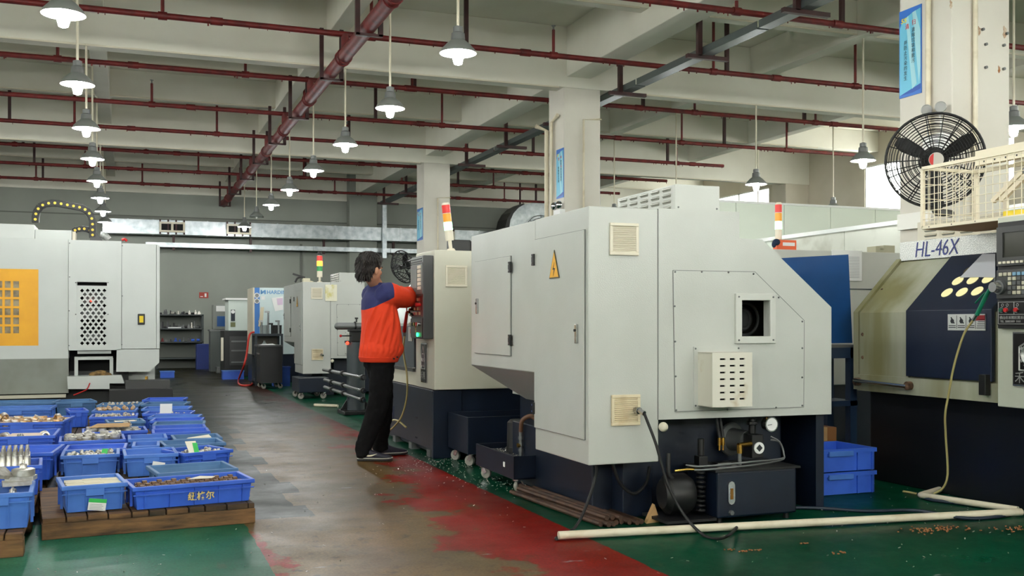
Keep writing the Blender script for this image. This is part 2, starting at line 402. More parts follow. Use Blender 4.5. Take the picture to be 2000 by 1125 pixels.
# ---- office partitions in the far corner
pt = struct(MB().box(9.4, XW1, 16.0, 16.04, 0, 3.36).build('partition', M('partition_core', (200, 206, 196), .6)))
xs = [9.4, 10.45, 11.5, 12.55, 13.6, 14.65, 16.2]
for a, b in zip(xs, xs[1:]): MB().box(a + .006, b - .006, 15.985, 16.0, 0, 3.36).build('panel', panelpaint, pt)
MB().box(9.4, XW1, 15.97, 16.06, 3.36, 3.40).build('top_rail', frame_m, pt)
pt2 = struct(MB().box(10.0, 10.04, 8.2, 16.0, 0, 2.56).build('partition', MATS['partition_core']))
ys = [8.2, 9.6, 11.0, 12.4, 14.2, 16.0]
for i, (a, b) in enumerate(zip(ys, ys[1:])): MB().box(9.985, 10.0, a + .006, b - .006, 0, 2.52).build('panel', dirtypanel if i in (3, 2) else panelpaint, pt2)
MB().box(9.97, 10.05, 8.2, 16.0, 2.52, 2.58).build('top_rail', frame_m, pt2)
# ================================================================== PIPES OVERHEAD
ZP = 4.70
branchY = [9.93, 12.42, 14.93, 17.5, 19.78, 22.35, 24.95, 27.5]
seen = [('fourth-last', 0)]
ords = ['first', 'second', 'third', 'fourth', 'fifth', 'sixth', 'seventh', 'eighth']
for k, y in enumerate(branchY):
    x1 = 14.4 if y < 19 else 12.6
    xa = -9.0
    t = thing('sprinkler_pipe', (2.55, y, ZP), 'thin red sprinkler branch pipe under the ceiling, %s from the camera' % ords[k], 'pipe', 'sprinkler branch pipes')
    r = .036
    MB().cyl((xa, y, ZP), (x1, y, ZP), r, n=10).build('run', redpipe, t, smooth=40)
    # flaking drips and couplings
    mb = MB(); rr = random.Random(k)
    for i in range(60):
        x = rr.uniform(-2, x1)
        if rr.random() < .35 and x < 3: continue
        mb.cyl((x, y, ZP - r - rr.uniform(.008, .03)), (x, y, ZP - r + .01), rr.uniform(.004, .012), n=5)
    mb.build('flakes', redpipe, t, kind='stuff')
    for i in range(6):
        x = xa + 1.3 + i * 3.9 + (k % 2) * .9
        if x < x1: MB().cyl((x - .07, y, ZP), (x + .07, y, ZP), r + .011, n=10).build('coupling', redpipe, t, smooth=40)
    # risers carrying upright sprinkler heads, every few metres
    i = 0; x = -8.2 + (k % 2) * 1.25
    while x < x1 - .4:
        top = ZC - .16 if (i + k) % 3 else ZP + .34
        rz = MB().cyl((x, y, ZP), (x, y, top), .021, n=8).build('riser', redpipe, t, smooth=40)
        MB().cyl((x - .05, y, ZP), (x + .05, y, ZP), r + .012, n=10).build('tee', redpipe, t, smooth=40)
        MB().cyl((x, y, top), (x, y, top + .05), .012, n=6).cyl((x, y, top + .05), (x, y, top + .056), .03, n=8).build('sprinkler_head', castiron, rz)
        x += 2.45; i += 1
    for x in (-1.9, 4.1, 8.0, 11.2):
        if x < x1: MB().bar((x, y + .05, ZP), (x, y + .05, ZC), .05, .05).build('hanger', hanger, t)
    MB().cyl((2.52, y, 4.46), (2.52, y, ZP), .05, n=10).build('nipple', redpipe, t, smooth=40)
# the main that feeds them
mn = thing('sprinkler_main', (2.52, 12, 4.44), 'thick red sprinkler main pipe running down the hall above the aisle', 'pipe')
MB().cyl((2.52, 3.0, 4.44), (2.52, 28.9, 4.44), .084, n=20).build('run', redpipe, mn, smooth=40)
for y in [5.2, 7.6, 9.93, 12.42, 14.93, 17.5, 19.78, 22.35, 24.95, 27.5, 28.75]:
    for dy in (.02, .15): MB().torus((2.52, y + dy, 4.44), (0, 1, 0), .088, .014, 20, 6).build('coupling', redpipe, mn, smooth=60)
for y in [8.6, 11.1, 13.3, 16.0, 18.4, 20.8, 23.2, 25.9, 28.6]:
    h = MB()
    for sx in (-.13, .13): h.bar((2.52 + sx, y, 4.33), (2.52 + sx, y, 5.0), .05, .05)
    h.bar((2.37, y, 4.34), (2.67, y, 4.34), .05, .03); h.build('hanger', hanger, mn)
# cable tray along the column line
ct = thing('cable_tray', (6.9, 12, 4.6), 'grey steel cable tray hung along the line of columns', 'cable tray')
y = 4.0
while y < 28.5:
    MB().bar((6.9, y, 4.56), (6.9, min(y + 2.96, 28.6), 4.56), .16, .012).bar((6.82, y, 4.60), (6.82, min(y + 2.96, 28.6), 4.60), .006, .09).bar((6.98, y, 4.60), (6.98, min(y + 2.96, 28.6), 4.60), .006, .09).build('tray_section', M('tray_grey', (96, 104, 104), .4, .5), ct)
    y += 3.0
for y in [7.0, 9.2, 11.2, 13.4, 15.9, 18.2, 20.6, 23.2, 25.6, 28.0]:
    MB().bar((6.78, y, 4.53), (6.78, y, 5.1), .06, .06).bar((6.6, y, 4.52), (7.2, y, 4.52), .06, .05).build('hanger', hanger, ct)
# ================================================================== AIR DUCT AND CABLE TRUNKING ON THE BACK WALL
du = thing('air_duct', (3, 28.6, 3.5), 'long galvanised air duct along the back wall', 'air duct')
xs = [-.56]; rr = random.Random(5)
while xs[-1] < 12.6: xs.append(xs[-1] + rr.choice([.42, .5, .62, .95]))
for a, b in zip(xs, xs[1:]):
    s_ = MB().box(a + .006, b - .006, 28.28, 28.68, 3.5, 3.87).build('duct_section', galv, du)
    MB().box(b - .018, b + .018, 28.265, 28.69, 3.49, 3.885).build('flange', galv, du)
for i, x in enumerate((1.15, 2.85, 8.6)):
    g = thing('air_outlet', (x, 28.4, 3.52), 'twin-opening air outlet on the duct, %s along the back wall' % ['first', 'second', 'third'][i], 'air outlet', 'duct air outlets')
    MB().grid((x - .32, 28.18, 3.55), (1, 0, 0), (0, 0, 1), (0, .06, 0), [0, .05, .29, .35, .59, .64], [0, .05, .22, .27], lambda i, j: not (i in (1, 3) and j == 1)).build('frame', cream, g)
    for q in (.05, .35): MB().box(x - .32 + q, x - .32 + q + .24, 28.235, 28.265, 3.59, 3.78).build('opening', dark, g)
    for sx in (-.3, -.1, .1, .3): MB().bar((x + sx, 28.23, 3.5), (x + sx, 28.23, 3.88), .05, .04).build('clip', hanger, g)
tr = thing('cable_trunking', (3, 28.8, 3.2), 'flat galvanised cable trunking below the air duct', 'cable trunking')
x = .5
while x < 13: MB().box(x, x + 2.19, 28.5, 28.66, 3.18, 3.30).build('trunking_section', galv, tr); x += 2.2
for x in (1.2, 3.2, 5.2, 7.2, 8.8, 10.8): MB().box(x - .03, x + .03, 28.55, 28.63, 3.1, 3.49).build('hanger', hanger, tr)
MB().box(6.78, 6.9, 28.16, 28.25, 3.0, 4.5).build('drop', galv, tr)
# curved duct end with a fan, beyond the machines
ce = thing('duct_elbow', (11.7, 27.9, 3.2), 'curved galvanised duct end housing a round fan near the back wall', 'air duct')
arc = [(10.9, 3.1)] + [(11.1 + .75 * (1 - math.cos(t)), 3.45 + .75 * math.sin(t)) for t in [0, .3, .6, .9, 1.2, 1.57]] + [(13.0, 4.2), (13.0, 3.1)]
MB().prism([(x, 27.4, z) for x, z in arc], (0, .8, 0)).build('duct', galv, ce)
MB().prism([(x - .14 + .02 * i, 27.36, z + .02) for i, (x, z) in enumerate(arc[:6])] + [(x, 27.36, z) for x, z in arc[5::-1]], (0, .8, 0)).build('edge_lining', black, ce)
fb = MB()
for R_ in [.08 * i for i in range(1, 7)]: fb.torus((12.05, 27.3, 3.35), (0, 1, 0), R_, .008, 28, 4)
for i in range(8): fb.bar((12.05, 27.3, 3.35), (12.05 + .48 * math.cos(i * PI / 4), 27.3, 3.35 + .48 * math.sin(i * PI / 4)), .012, .012, (0, 1, 0))
fb.build('fan_guard', black, ce)
for x in (11.6, 12.9): MB().bar((x, 27.8, 3.9), (x, 27.8, ZC - .45), .04, .04).build('hanger', hanger, ce)
ce.location += V((-.80, 0, .45))
# ================================================================== LAMPS
def lamp(x, y, z, top, label, lit=True, group='pendant lamps', r=.168, tilt=0):
    t = thing('pendant_lamp', (x, y, z), label, 'lamp', group, local=True)
    MB().cyl((0, 0, .24), (0, 0, top - z), .013, n=8).build('rod', conduit, t, smooth=40)
    MB().cyl((0, 0, top - z - .02), (0, 0, top - z), .04, n=10).build('ceiling_rose', conduit, t, smooth=40)
    MB().lathe([(.02, .25), (.045, .24), (.045, .19), (.06, .18), (.065, .12), (.05, .10)], n=16).build('socket', castiron, t, smooth=40)
    o = MB().lathe([(.055, .125), (r * .62, .085), (r * .9, .035), (r, 0)], n=28).build('shade', [shade_out, shade_in], t, smooth=60)
    mb = MB(); mb.cur = 1; mb.lathe([(r - .003, -.001), (r * .88, .03), (r * .60, .08), (.05, .118)], n=28)
    mb.build('shade_lining', [shade_in, shade_in], o, smooth=60)
    if lit:
        b = MB().lathe([(.001, -.108), (.036, -.095), (.05, -.04), (.048, .03), (.001, .09)], n=9)
        b.build('bulb', bulb_lit, t, smooth=60)
    else:
        MB().lathe([(.001, -.04), (.02, -.03), (.028, 0), (.022, .05), (.02, .09), (.001, .09)], n=12).build('bulb', bulb_off, t, smooth=60)
    return t
LZ = 3.60
nth = ['first', 'second', 'third', 'fourth']
for k in range(-5, 6):
    y = 13.88 + SP * k; top = ZS if k % 3 == 0 else ZS2
    if y > -1:
        lamp(-.46, y, LZ, top, ('lit grey cone lamp, %s along the row over the blue crates' % ords[k + 2]) if k >= -2 else 'lit grey cone lamp of the crate row, out of the picture overhead, %s' % nth[k + 5])
        lamp(2.82, y, LZ, top, ('cone lamp on a long rod, %s along the row over the aisle machines' % ords[k + 2]) if k >= -2 else 'lit grey cone lamp of the aisle row, out of the picture overhead, %s' % nth[k + 5], lit=k != 4)
    MB().box(-6, 6.0, y - .035, y - .015, top - .02, top).build('conduit', conduit, cl)
    MB().box(7.0, 14.5, y - .035, y - .015, top - .02, top).build('conduit', conduit, cl)
RZ_ = 3.38
for (x, k, lab, lit) in ((9.45, -2, 'lit cone lamp beyond the column at the edge of the picture', True), (9.45, -1, 'lit cone lamp on the longest rod, beside the black fan', True), (9.45, 0, 'lit cone lamp hanging over the big lathe with the slanted end', True),
                         (9.45, 1, 'cone lamp hidden behind the big lathe roof, its rod showing', True), (9.45, 2, 'farther cone lamp behind the big lathe roof, its rod showing by the column', True),
                         (12.95, 1, 'lit cone lamp hanging low before the pale partition', True), (12.95, 2, 'unlit brown cone lamp hanging near the pale partition', False)):
    lamp(x, 13.88 + SP * k, RZ_, ZS if k % 3 == 0 else ZS2, lab, lit)
for i, (x, k) in enumerate(((9.45, -3), (9.45, -5), (6.0, -4), (6.0, -6))):
    lamp(x, 13.88 + SP * k, LZ, ZS if k % 3 == 0 else ZS2, 'lit cone lamp of the far machine row, out of the picture overhead, %s' % nth[i])
# ================================================================== LATHES
def vent(parent, x0, x1, y, z0, z1, m, nrm=-1, n=12):
    """ square vent with a frame and slats on a face that looks along -Y """
    w = x1 - x0; h = z1 - z0; b = w * .10
    v = MB().grid((x0, y, z0), (1, 0, 0), (0, 0, 1), (0, nrm * .014, 0), [0, b, w - b, w], [0, b, h - b, h], lambda i, j: not (i == 1 and j == 1)).build('vent_frame', m, parent, bev=.003)
    mb = MB(); hh = (h - 2 * b) / n
    for i in range(n): mb.obox(((x0 + x1) / 2, y + nrm * .006, z0 + b + hh * (i + .5)), (w / 2 - b, 0, 0), (0, .005, .004), (0, -.0012, .0016 + hh * .12))
    mb.build('slats', m, v, kind='stuff')
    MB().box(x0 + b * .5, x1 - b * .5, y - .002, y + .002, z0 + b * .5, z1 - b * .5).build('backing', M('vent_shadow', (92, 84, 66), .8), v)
    return v
def bolts(parent, pts, n, r=.006, m=None):
    for p in pts: MB().cyl(V(p), V(p) + V(n) * .006, r, r * .7, 8).build('bolt', m or castiron, parent)
def louvre_side(parent, X, y0, y1, z0, z1, cols, rows, m, n=(-1, 0, 0)):
    for i in range(cols):
        for j in range(rows):
            yc = y0 + (y1 - y0) * (i + .5) / cols; zc = z0 + (z1 - z0) * (j + .5) / rows
            w = (y1 - y0) / cols * .34; h = (z1 - z0) / rows * .30
            op = MB().prism([(X, yc + w * cx_, zc + h * cz_) for cx_, cz_ in ((-.8, -1), (.8, -1), (1, -.6), (1, .6), (.8, 1), (-.8, 1), (-1, .6), (-1, -.6))], V(n) * .003).build('louvre_shade_pad', M('louvre_shade', (132, 132, 122), .6), parent)  # raised grey pad, its tone stands in for the shaded hollow
            MB().prism([(X, yc - w, zc + h), (X + n[0] * .014, yc - w, zc - h * .1), (X, yc - w, zc - h * .1)], (0, 2 * w, 0)).build('louvre', m, op)
def lathe_a(x, y, label):
    """ rear and tail end of a slant-bed lathe: tall electrical cabinets on the aisle side, slanted casing, navy base """
    t = thing('cnc_lathe', (x, y, 0), label, 'lathe', 'slant-bed lathes with cabinets')
    g = lambda px, py: aX(px, py, 2.41)          # points of the cabinet side
    e = lambda px, py: aY(px, py, 5.15)          # points of the tail end
    prof = [(2.85, .60), (4.05, .594), (4.05, 1.25), (3.55, 1.65), (3.39, 1.655), (3.39, 1.81), (2.85, 1.81)]
    h0, h1 = e(1446, 657), e(1501, 587)
    hole = [(h0.x, h0.z), (h1.x, h0.z), (h1.x, h1.z), (h0.x, h1.z)]
    cav = [(3.25, 1.0), (3.92, 1.0), (3.92, 1.31), (3.25, 1.31)]
    casing = MB().prism([(a, 5.20, b) for a, b in prof], (0, 2.3, 0), [[(a, 5.20, b) for a, b in cav]]).prism([(a, 5.15, b) for a, b in prof], (0, .05, 0), [[(a, 5.15, b) for a, b in hole]]).build('casing', hammer, t)
    MB().box(3.25, 3.92, 5.60, 5.62, 1.0, 1.31).box(3.90, 3.92, 5.2, 5.6, 1.0, 1.31).box(3.25, 3.92, 5.2, 5.6, 1.0, 1.012).box(3.25, 3.92, 5.2, 5.6, 1.30, 1.31).build('recess_shade_lining', M('recess_shade_grey', (70, 70, 62), .5), casing)  # dark lining added to colour in the shade inside the port
    rc = aY(1454, 623, 5.42); MB().torus((rc.x, 5.42, rc.z), (0, 1, 0), .10, .010, 28, 8).cyl((rc.x, 5.46, rc.z), (rc.x, 5.6, rc.z), .08, n=24).torus((rc.x, 5.44, rc.z), (0, 1, 0), .06, .010, 24, 6).build('spindle_ring', castiron, casing, smooth=40)
    # aisle-side cabinets and the sloping hopper under the far one
    MB().box(2.41, 2.85, 5.15, 5.94, .36, 1.805).build('cabinet', hammer, t, bev=.006)
    MB().box(2.41, 2.85, 5.945, 7.21, .842, 1.80).build('cabinet', hammer, t, bev=.006)
    MB().prism([(2.41, 5.945, .842), (2.85, 5.945, .842), (2.85, 5.945, .577)], (0, 1.265, 0)).build('hopper', M('hopper_paint', (200, 202, 196), .4), t)  # even pale grey, close to the casing paint
    # doors
    a, b = g(1047, 469), g(1142, 447); a2 = g(1050, 841)
    def door(y0, y1, z0, z1, hz, hside, lock_y, lock_z):
        MB().box(2.402, 2.412, min(y0, y1) - .003, max(y0, y1) + .003, z0 - .003, z1 + .003).build('door_gap', M('gap_grey', (120, 122, 120), .6), t)
        d = MB().box(2.396, 2.412, min(y0, y1), max(y0, y1), z0, z1).build('door', hammer, t, bev=.003)
        for z in hz:
            h = MB().box(2.386, 2.40, hside - .018, hside + .018, z - .036, z + .036).build('hinge', black, d)
            for dz in (-.02, .02): MB().cyl((2.386, hside, z + dz), (2.382, hside, z + dz), .006, n=8).build('screw', chrome, h)
        lk = MB().box(2.382, 2.398, lock_y - .014, lock_y + .014, lock_z - .055, lock_z + .055).build('lock', chrome, d, bev=.004)
        MB().cyl((2.38, lock_y, lock_z + .02), (2.374, lock_y, lock_z + .02), .008, n=10).build('keyhole', black, lk)
        return d
    d1 = door(5.19, 5.925, .50, 1.675, (1.55, .62), 5.93, g(1132, 652).y, g(1132, 652).z)
    d2 = door(6.36, 7.10, .935, 1.60, (g(1000, 522).z, g(1000, 664).z), 6.35, g(937, 598).y, g(937, 598).z)
    w = g(1088, 516); tri = [V((2.394, w.y + .075, w.z - .085)), V((2.394, w.y - .075, w.z - .085)), V((2.394, w.y, w.z + .085))]
    wt = MB().prism(tri, (-.004, 0, 0)).build('warning_triangle', M('triangle_edge', (90, 80, 60), .5), d1)
    cc = (tri[0] + tri[1] + tri[2]) / 3
    MB().prism([cc + (p - cc) * .88 - V((.0042, 0, 0)) for p in tri], (-.001, 0, 0)).build('warning_face', warn, wt)
    zz = [(.006, .04), (-.014, -.005), (.002, -.003), (-.008, -.045), (.016, .004), (-.002, .004)]
    MB().prism([cc + V((-.0054, -p[0] * 1.2, p[1])) for p in zz], (-.001, 0, 0)).build('lightning_mark', ink, wt)
    # tail end: vents, bolted cover, port frame, motor hood
    v0, v1 = e(1190, 498), e(1246, 437); vent(t, v0.x, v1.x, 5.15, v0.z, v1.z, plast_white)
    v0, v1 = e(1193, 832), e(1249, 770); vent(t, v0.x, v1.x, 5.15, v0.z, v1.z, dirty_vent)
    pol = [e(px, py) for px, py in ((1314, 528), (1474, 531), (1570, 626), (1569, 795), (1318, 804))]
    cv = MB().prism([p + V((0, -.004, 0)) for p in pol], (0, .006, 0), [[(a, 5.146, b) for a, b in hole]]).build('end_cover', hammer, t)
    edge = MB()
    for i in range(5): edge.bar(pol[i] + V((0, -.003, 0)), pol[(i + 1) % 5] + V((0, -.003, 0)), .0035, .003, (0, 1, 0))
    edge.build('cover_gap', MATS['gap_grey'], cv)
    bolts(cv, [e(px, py) + V((0, -.004, 0)) for px, py in ((1318, 531), (1370, 531), (1422, 532), (1471, 535), (1520, 581), (1566, 628), (1566, 680), (1566, 737), (1566, 792), (1515, 796), (1420, 800), (1320, 801), (1319, 735), (1318, 667), (1317, 598))], (0, -1, 0))
    f0, f1 = e(1434, 671), e(1512, 574)
    fr_ = MB().prism([(f0.x, 5.13, f0.z), (f1.x, 5.13, f0.z), (f1.x, 5.13, f1.z), (f0.x, 5.13, f1.z)], (0, .02, 0), [[(a, 5.13, b) for a, b in hole]]).build('port_frame', white, t, bev=.003)
    bolts(fr_, [(f0.x + .02, 5.13, f0.z + .02), (f1.x - .02, 5.13, f0.z + .02), (f1.x - .02, 5.13, f1.z - .02), (f0.x + .02, 5.13, f1.z - .02)], (0, -1, 0))
    bx0, bx1, bz0, bz1 = 3.10, 3.365, .675, .985
    ub = [0, .05, .085, .115, .15, .18, .215, .265]; wb_ = [0]
    for i in range(7): wb_ += [.04 + i * .038, .05 + i * .038]
    wb_.append(.31)
    hood = MB().grid((bx0, 4.98, bz0), (1, 0, 0), (0, 0, 1), (0, .01, 0), ub, wb_, lambda i, j: not (i in (1, 3, 5) and j % 2 == 1)).box(bx0, bx1, 4.985, 5.15, bz0, bz0 + .006).box(bx0, bx1, 4.985, 5.15, bz1 - .006, bz1).box(bx0, bx0 + .006, 4.985, 5.15, bz0, bz1).box(bx1 - .006, bx1, 4.985, 5.15, bz0, bz1).build('motor_hood', M('hood_paint', (222, 218, 204), .4, 0, (186, 164, 124), 9, .6, .85, .04, 300), t)
    MB().box(bx0 + .01, bx1 - .01, 5.03, 5.05, bz0 + .01, bz1 - .01).build('hood_inside', dark, hood)
    MB().box(bx0 - .025, bx1 + .02, 5.136, 5.15, bz0 - .01, bz1 + .03).build('hood_flange', hammer, hood)
    bolts(hood, [(bx0 - .015, 5.136, bz0), (bx0 - .015, 5.136, bz1 + .02), (bx1 + .01, 5.136, bz1 + .02)], (0, -1, 0))
    MB().box(2.843, 2.847, 5.147, 5.16, .6, 1.806).build('seam', MATS['gap_grey'], t)
    MB().cyl((2.70, 5.15, .66), (2.70, 5.10, .66), .02, n=12).cyl((2.70, 5.10, .66), (2.71, 5.06, .648), .014, n=10).build('cable_gland', chrome, t, smooth=40)
    MB().ell((2.87, 5.13, .56), .028, 10, 8).build('bumper_knob', plast_white, t, smooth=60)
    # base
    MB().box(2.95, 3.9, 5.45, 7.6, .04, .60).build('base', navy, t, bev=.008)
    MB().box(2.62, 2.95, 5.55, 6.9, .02, .45).build('base_step', navy, t, bev=.008)
    MB().box(3.99, 4.05, 5.22, 7.5, 0.0, .60).build('base_side_plate', navy, t, bev=.004)
    MB().box(2.75, 2.95, 5.40, 5.55, .0, .40).build('base_foot', navy, t, bev=.006)
    # cooling unit on the roof
    ac = MB().box(3.0, 3.30, 5.22, 5.97, 1.805, 1.965).build('cooling_unit', hammer, t, bev=.004)
    louvre_side(ac, 3.0, 5.25, 5.95, 1.815, 1.96, 5, 4, white)
    bolts(ac, [(3.02, 5.22, 1.83), (3.28, 5.22, 1.83)], (0, -1, 0))
    return t
L1 = lathe_a(2.41, 5.15, 'huge pale grey lathe casing with slanted end and yellow warning triangle')
L3 = copy_tree(L1); L3.location = (2.60, 16.1, 0); L3['label'] = 'smaller-looking pale lathe behind the operator, with amber signal tower on its roof'
# ---- things standing by the big lathe
cart = thing('coolant_cart', (2.7, 6.85, 0), 'navy wheeled coolant tray cart with pump, under the big lathe', 'cart')
MB().box(2.46, 2.92, 6.45, 7.25, .09, .10).box(2.46, 2.47, 6.45, 7.25, .09, .25).box(2.91, 2.92, 6.45, 7.25, .09, .25).box(2.46, 2.92, 6.45, 6.46, .09, .25).box(2.46, 2.92, 7.24, 7.25, .09, .25).box(2.47, 2.91, 6.46, 7.24, .20, .21).build('tray', navy, cart, bev=.003)
MB().box(2.457, 2.461, 6.62, 6.65, .155, .19).build('tray_label', paperw, cart)
rr = random.Random(3); mb = MB()
for i in range(260):
    p = V((rr.uniform(2.48, 2.9), rr.uniform(6.47, 7.2), .214)); a = rr.uniform(0, 6.3); l = rr.uniform(.006, .016)
    mb.bar(p, p + V((math.cos(a) * l, math.sin(a) * l, rr.uniform(0, .012))), .004, .002)
mb.build('metal_chips', steel, cart, kind='stuff')
def caster(parent, x, y, h=.09, ang=.5, r=.038):
    u = V((math.cos(ang), math.sin(ang), 0)); ax = V((-u.y, u.x, 0)); c = V((x, y, r)) + u * .02
    k = MB().cyl((x, y, h - .012), (x, y, h), .026, n=10).bar(V((x, y, h - .015)) + ax * .02, c + ax * .02, .03, .004, ax).bar(V((x, y, h - .015)) - ax * .02, c - ax * .02, .03, .004, ax).build('caster_fork', chrome, parent)
    MB().cyl(c - ax * .013, c + ax * .013, r, n=16).build('wheel', M('caster_wheel', (150, 146, 138), .5), k, smooth=40)
for x, y, a in ((2.50, 6.50, .4), (2.50, 7.18, -.8), (2.87, 6.5, .4), (2.87, 7.18, .9)): caster(cart, x, y, .09, a)
MB().lathe([(.0, .45), (.055, .45), (.075, .43), (.078, .25), (.085, .25), (.085, .21), (0, .21)], (2.68, 6.95, 0), (0, 0, 1), 20).build('pump_motor', black, cart, smooth=40)
v = MB().cyl((2.60, 6.68, .21), (2.60, 6.68, .40), .013, n=10)
for z in (.25, .29, .335): v.cyl((2.60, 6.68, z), (2.60, 6.68, z + .02), .019, n=6)
v.build('valve_pipe', castiron, cart, smooth=30)
MB().cyl((2.575, 6.68, .295), (2.60, 6.68, .295), .016, n=10).build('valve_handle', brass, cart)
MB().tube([(2.60, 6.68, .39), (2.605, 6.66, .47), (2.66, 6.62, .50), (2.73, 6.6, .43), (2.80, 6.6, .33)], .016, 8, 5).build('hose', M('brown_hose', (104, 72, 52), .5), cart, smooth=60)
for i in range(11):   # steel bar stock lying on the floor
    lay = i >= 8; j = i - 8 if lay else i
    x0 = 2.47 + .036 * j + (.05 if lay else 0); z = .017 + (.028 if lay else 0); sk = .02 * math.sin(i * 2.1)
    o = tag(MB().cyl((x0 + .04, 5.20 + .03 * math.sin(i * 5), z), (x0 - .04 + sk, 6.42 + .06 * math.sin(i * 3), z), .0155, n=8).build('steel_bar', M('bar_steel', (92, 66, 50), .5, .4, (62, 46, 38), 14, .4, .65), smooth=40),
            'rusty round steel bar lying in the bundle on the floor beside the big lathe', 'steel bar', 'steel bars beside the big lathe')
# hydraulic power unit
hy = thing('hydraulic_unit', (3.4, 5.2, 0), 'navy hydraulic oil tank with gauge, pump and brass fittings under the big lathe', 'hydraulic unit')
MB().box(3.16, 3.70, 5.02, 5.36, 0.0351, 0.3003).build('tank', navy, hy, bev=.012)
MB().box(3.14, 3.72, 5.01, 5.37, 0.3003, 0.312).build('tank_lid', black, hy)
for x, y in ((3.2, 5.07), (3.66, 5.07), (3.2, 5.32), (3.66, 5.32)): MB().cyl((x, y, 0), (x, y, .046), .018, n=8).build('foot', rubber, hy)
lv = MB().prism([(3.245 + .022 * math.cos(t), 5.02, .135 + (0 if s_ < 0 else .09) + .022 * math.sin(t)) for s_, ts in ((-1, [PI, PI * 1.25, PI * 1.5, PI * 1.75, 2 * PI]), (1, [0, PI * .25, PI * .5, PI * .75, PI])) for t in ts], (0, -.014, 0)).build('level_gauge', chrome, hy)
MB().box(3.236, 3.254, 5.003, 5.007, 0.1443, 0.2067).build('sight_glass', M('oil_amber', (120, 84, 31.2), .2), lv)
MB().cyl((3.245, 5.02, 0.0663), (3.245, 5.0, 0.0663), .014, n=6).build('drain_plug', castiron, hy)
MB().cyl((3.40, 5.22, 0.312), (3.40, 5.22, 0.3237), .05, n=16).build('filler_cap', chrome, hy, smooth=40)
pf = MB().lathe([(0, 0), (.10, 0), (.104, .012), (.10, .02), (.07, .025), (.06, .14), (0, .14)], (3.50, 5.42, 0.4368), (.25, -1, 0), 28).build('pump_flange', castiron, hy, smooth=40)
MB().box(3.50, 3.58, 5.18, 5.30, 0.3432, 0.4836).cyl((3.54, 5.24, 0.4836), (3.54, 5.24, 0.5772), .022, n=12).cyl((3.54, 5.24, 0.5382), (3.54, 5.24, 0.5616), .034, n=12).build('pump', black, hy, bev=.006)
MB().cyl((3.545, 5.18, 0.4056), (3.545, 5.172, 0.4056), .035, n=20).build('pump_badge', paperw, hy)
MB().cyl((3.545, 5.172, 0.4056), (3.545, 5.171, 0.4056), .022, n=4).build('badge_print', ink, hy)
MB().cyl((3.40, 5.16, 0.312), (3.40, 5.16, 0.39), .012, n=10).build('suction_pipe', castiron, hy)
MB().cyl((3.40, 5.16, 0.3822), (3.40, 5.16, 0.4329), .019, n=8).cyl((3.39, 5.16, 0.429), (3.49, 5.18, 0.4329), .015, n=8).build('elbow_fitting', brass, hy, smooth=30)
gz = MB().cyl((3.62, 5.20, 0.546), (3.62, 5.155, 0.546), .045, n=24).build('pressure_gauge', chrome, hy, smooth=40)
MB().cyl((3.62, 5.155, 0.546), (3.62, 5.153, 0.546), .038, n=24).build('dial', paperw, gz)
MB().bar((3.62, 5.152, 0.546), (3.59, 5.152, 0.5421), .003, .001, (0, 1, 0)).build('needle', ink, gz)
for x, z in ((3.60, .60), (3.625, .58), (3.605, .625)): MB().cyl((x - .02, 5.19, z), (x + .02, 5.19, z), .009, n=6).build('fitting', brass, hy)
for k in (0, .02): MB().tube([(3.63, 5.18, .47 - k), (3.68, 5.16, 0.4368), (3.695, 5.14, 0.3666), (3.66, 5.12, .335 + k * .4), (3.4, 5.05, .325 + k), (3.08, 5.05, .315 + k), (3.0, 5.1, .32 + k)], .006, 6, 4).build('oil_pipe', castiron, hy, smooth=60)
for x in (3.285, 3.31): MB().cyl((x, 5.2, .40), (x, 5.2, .43), .006, n=6).cyl((x, 5.2, .43), (x, 5.2, .475), .011, n=8).build('hose_end', brass, hy, smooth=30); MB().cyl((x, 5.2, .475), (x, 5.24, .62), .010, n=8).build('hose', rubber, hy)
MB().box(3.25, 3.345, 5.16, 5.25, 0.312, 0.3315).build('manifold', chrome, hy, bev=.004)
MB().box(3.16, 3.22, 5.22, 5.28, 0.312, 0.3666).cyl((3.19, 5.25, 0.3666), (3.19, 5.25, 0.468), .02, n=10).build('solenoid', black, hy, bev=.004)
ml = MB().lathe([(0, -.09), (.08, -.09), (.115, -.06), (.12, .05), (.09, .09), (0, .09)], (2.97, 5.16, 0.1677), (1, -.1, 0), 26).build('fan_motor', black, hy, smooth=40)
mb = MB()
for i in range(9): mb.torus((3.115, 5.13, .07 + i * .027), (0, 0, 1), .022, .007, 12, 5)
mb.build('cooling_coil', rubber, hy, smooth=60, kind='stuff')
MB().box(2.84, 3.16, 5.03, 5.33, 0.0234, 0.039).build('skid_plate', black, hy)
MB().tube([(2.93, 5.12, 0.2574), (2.90, 5.12, 0.2964), (2.91, 5.14, 0.4056)], .013, 8, 4).build('hose', rubber, hy, smooth=60)
MB().tube([(2.92, 5.09, 0.312), (3.0, 5.07, 0.3198), (3.08, 5.07, 0.312)], .008, 6, 4).build('lever', brass, hy, smooth=60)
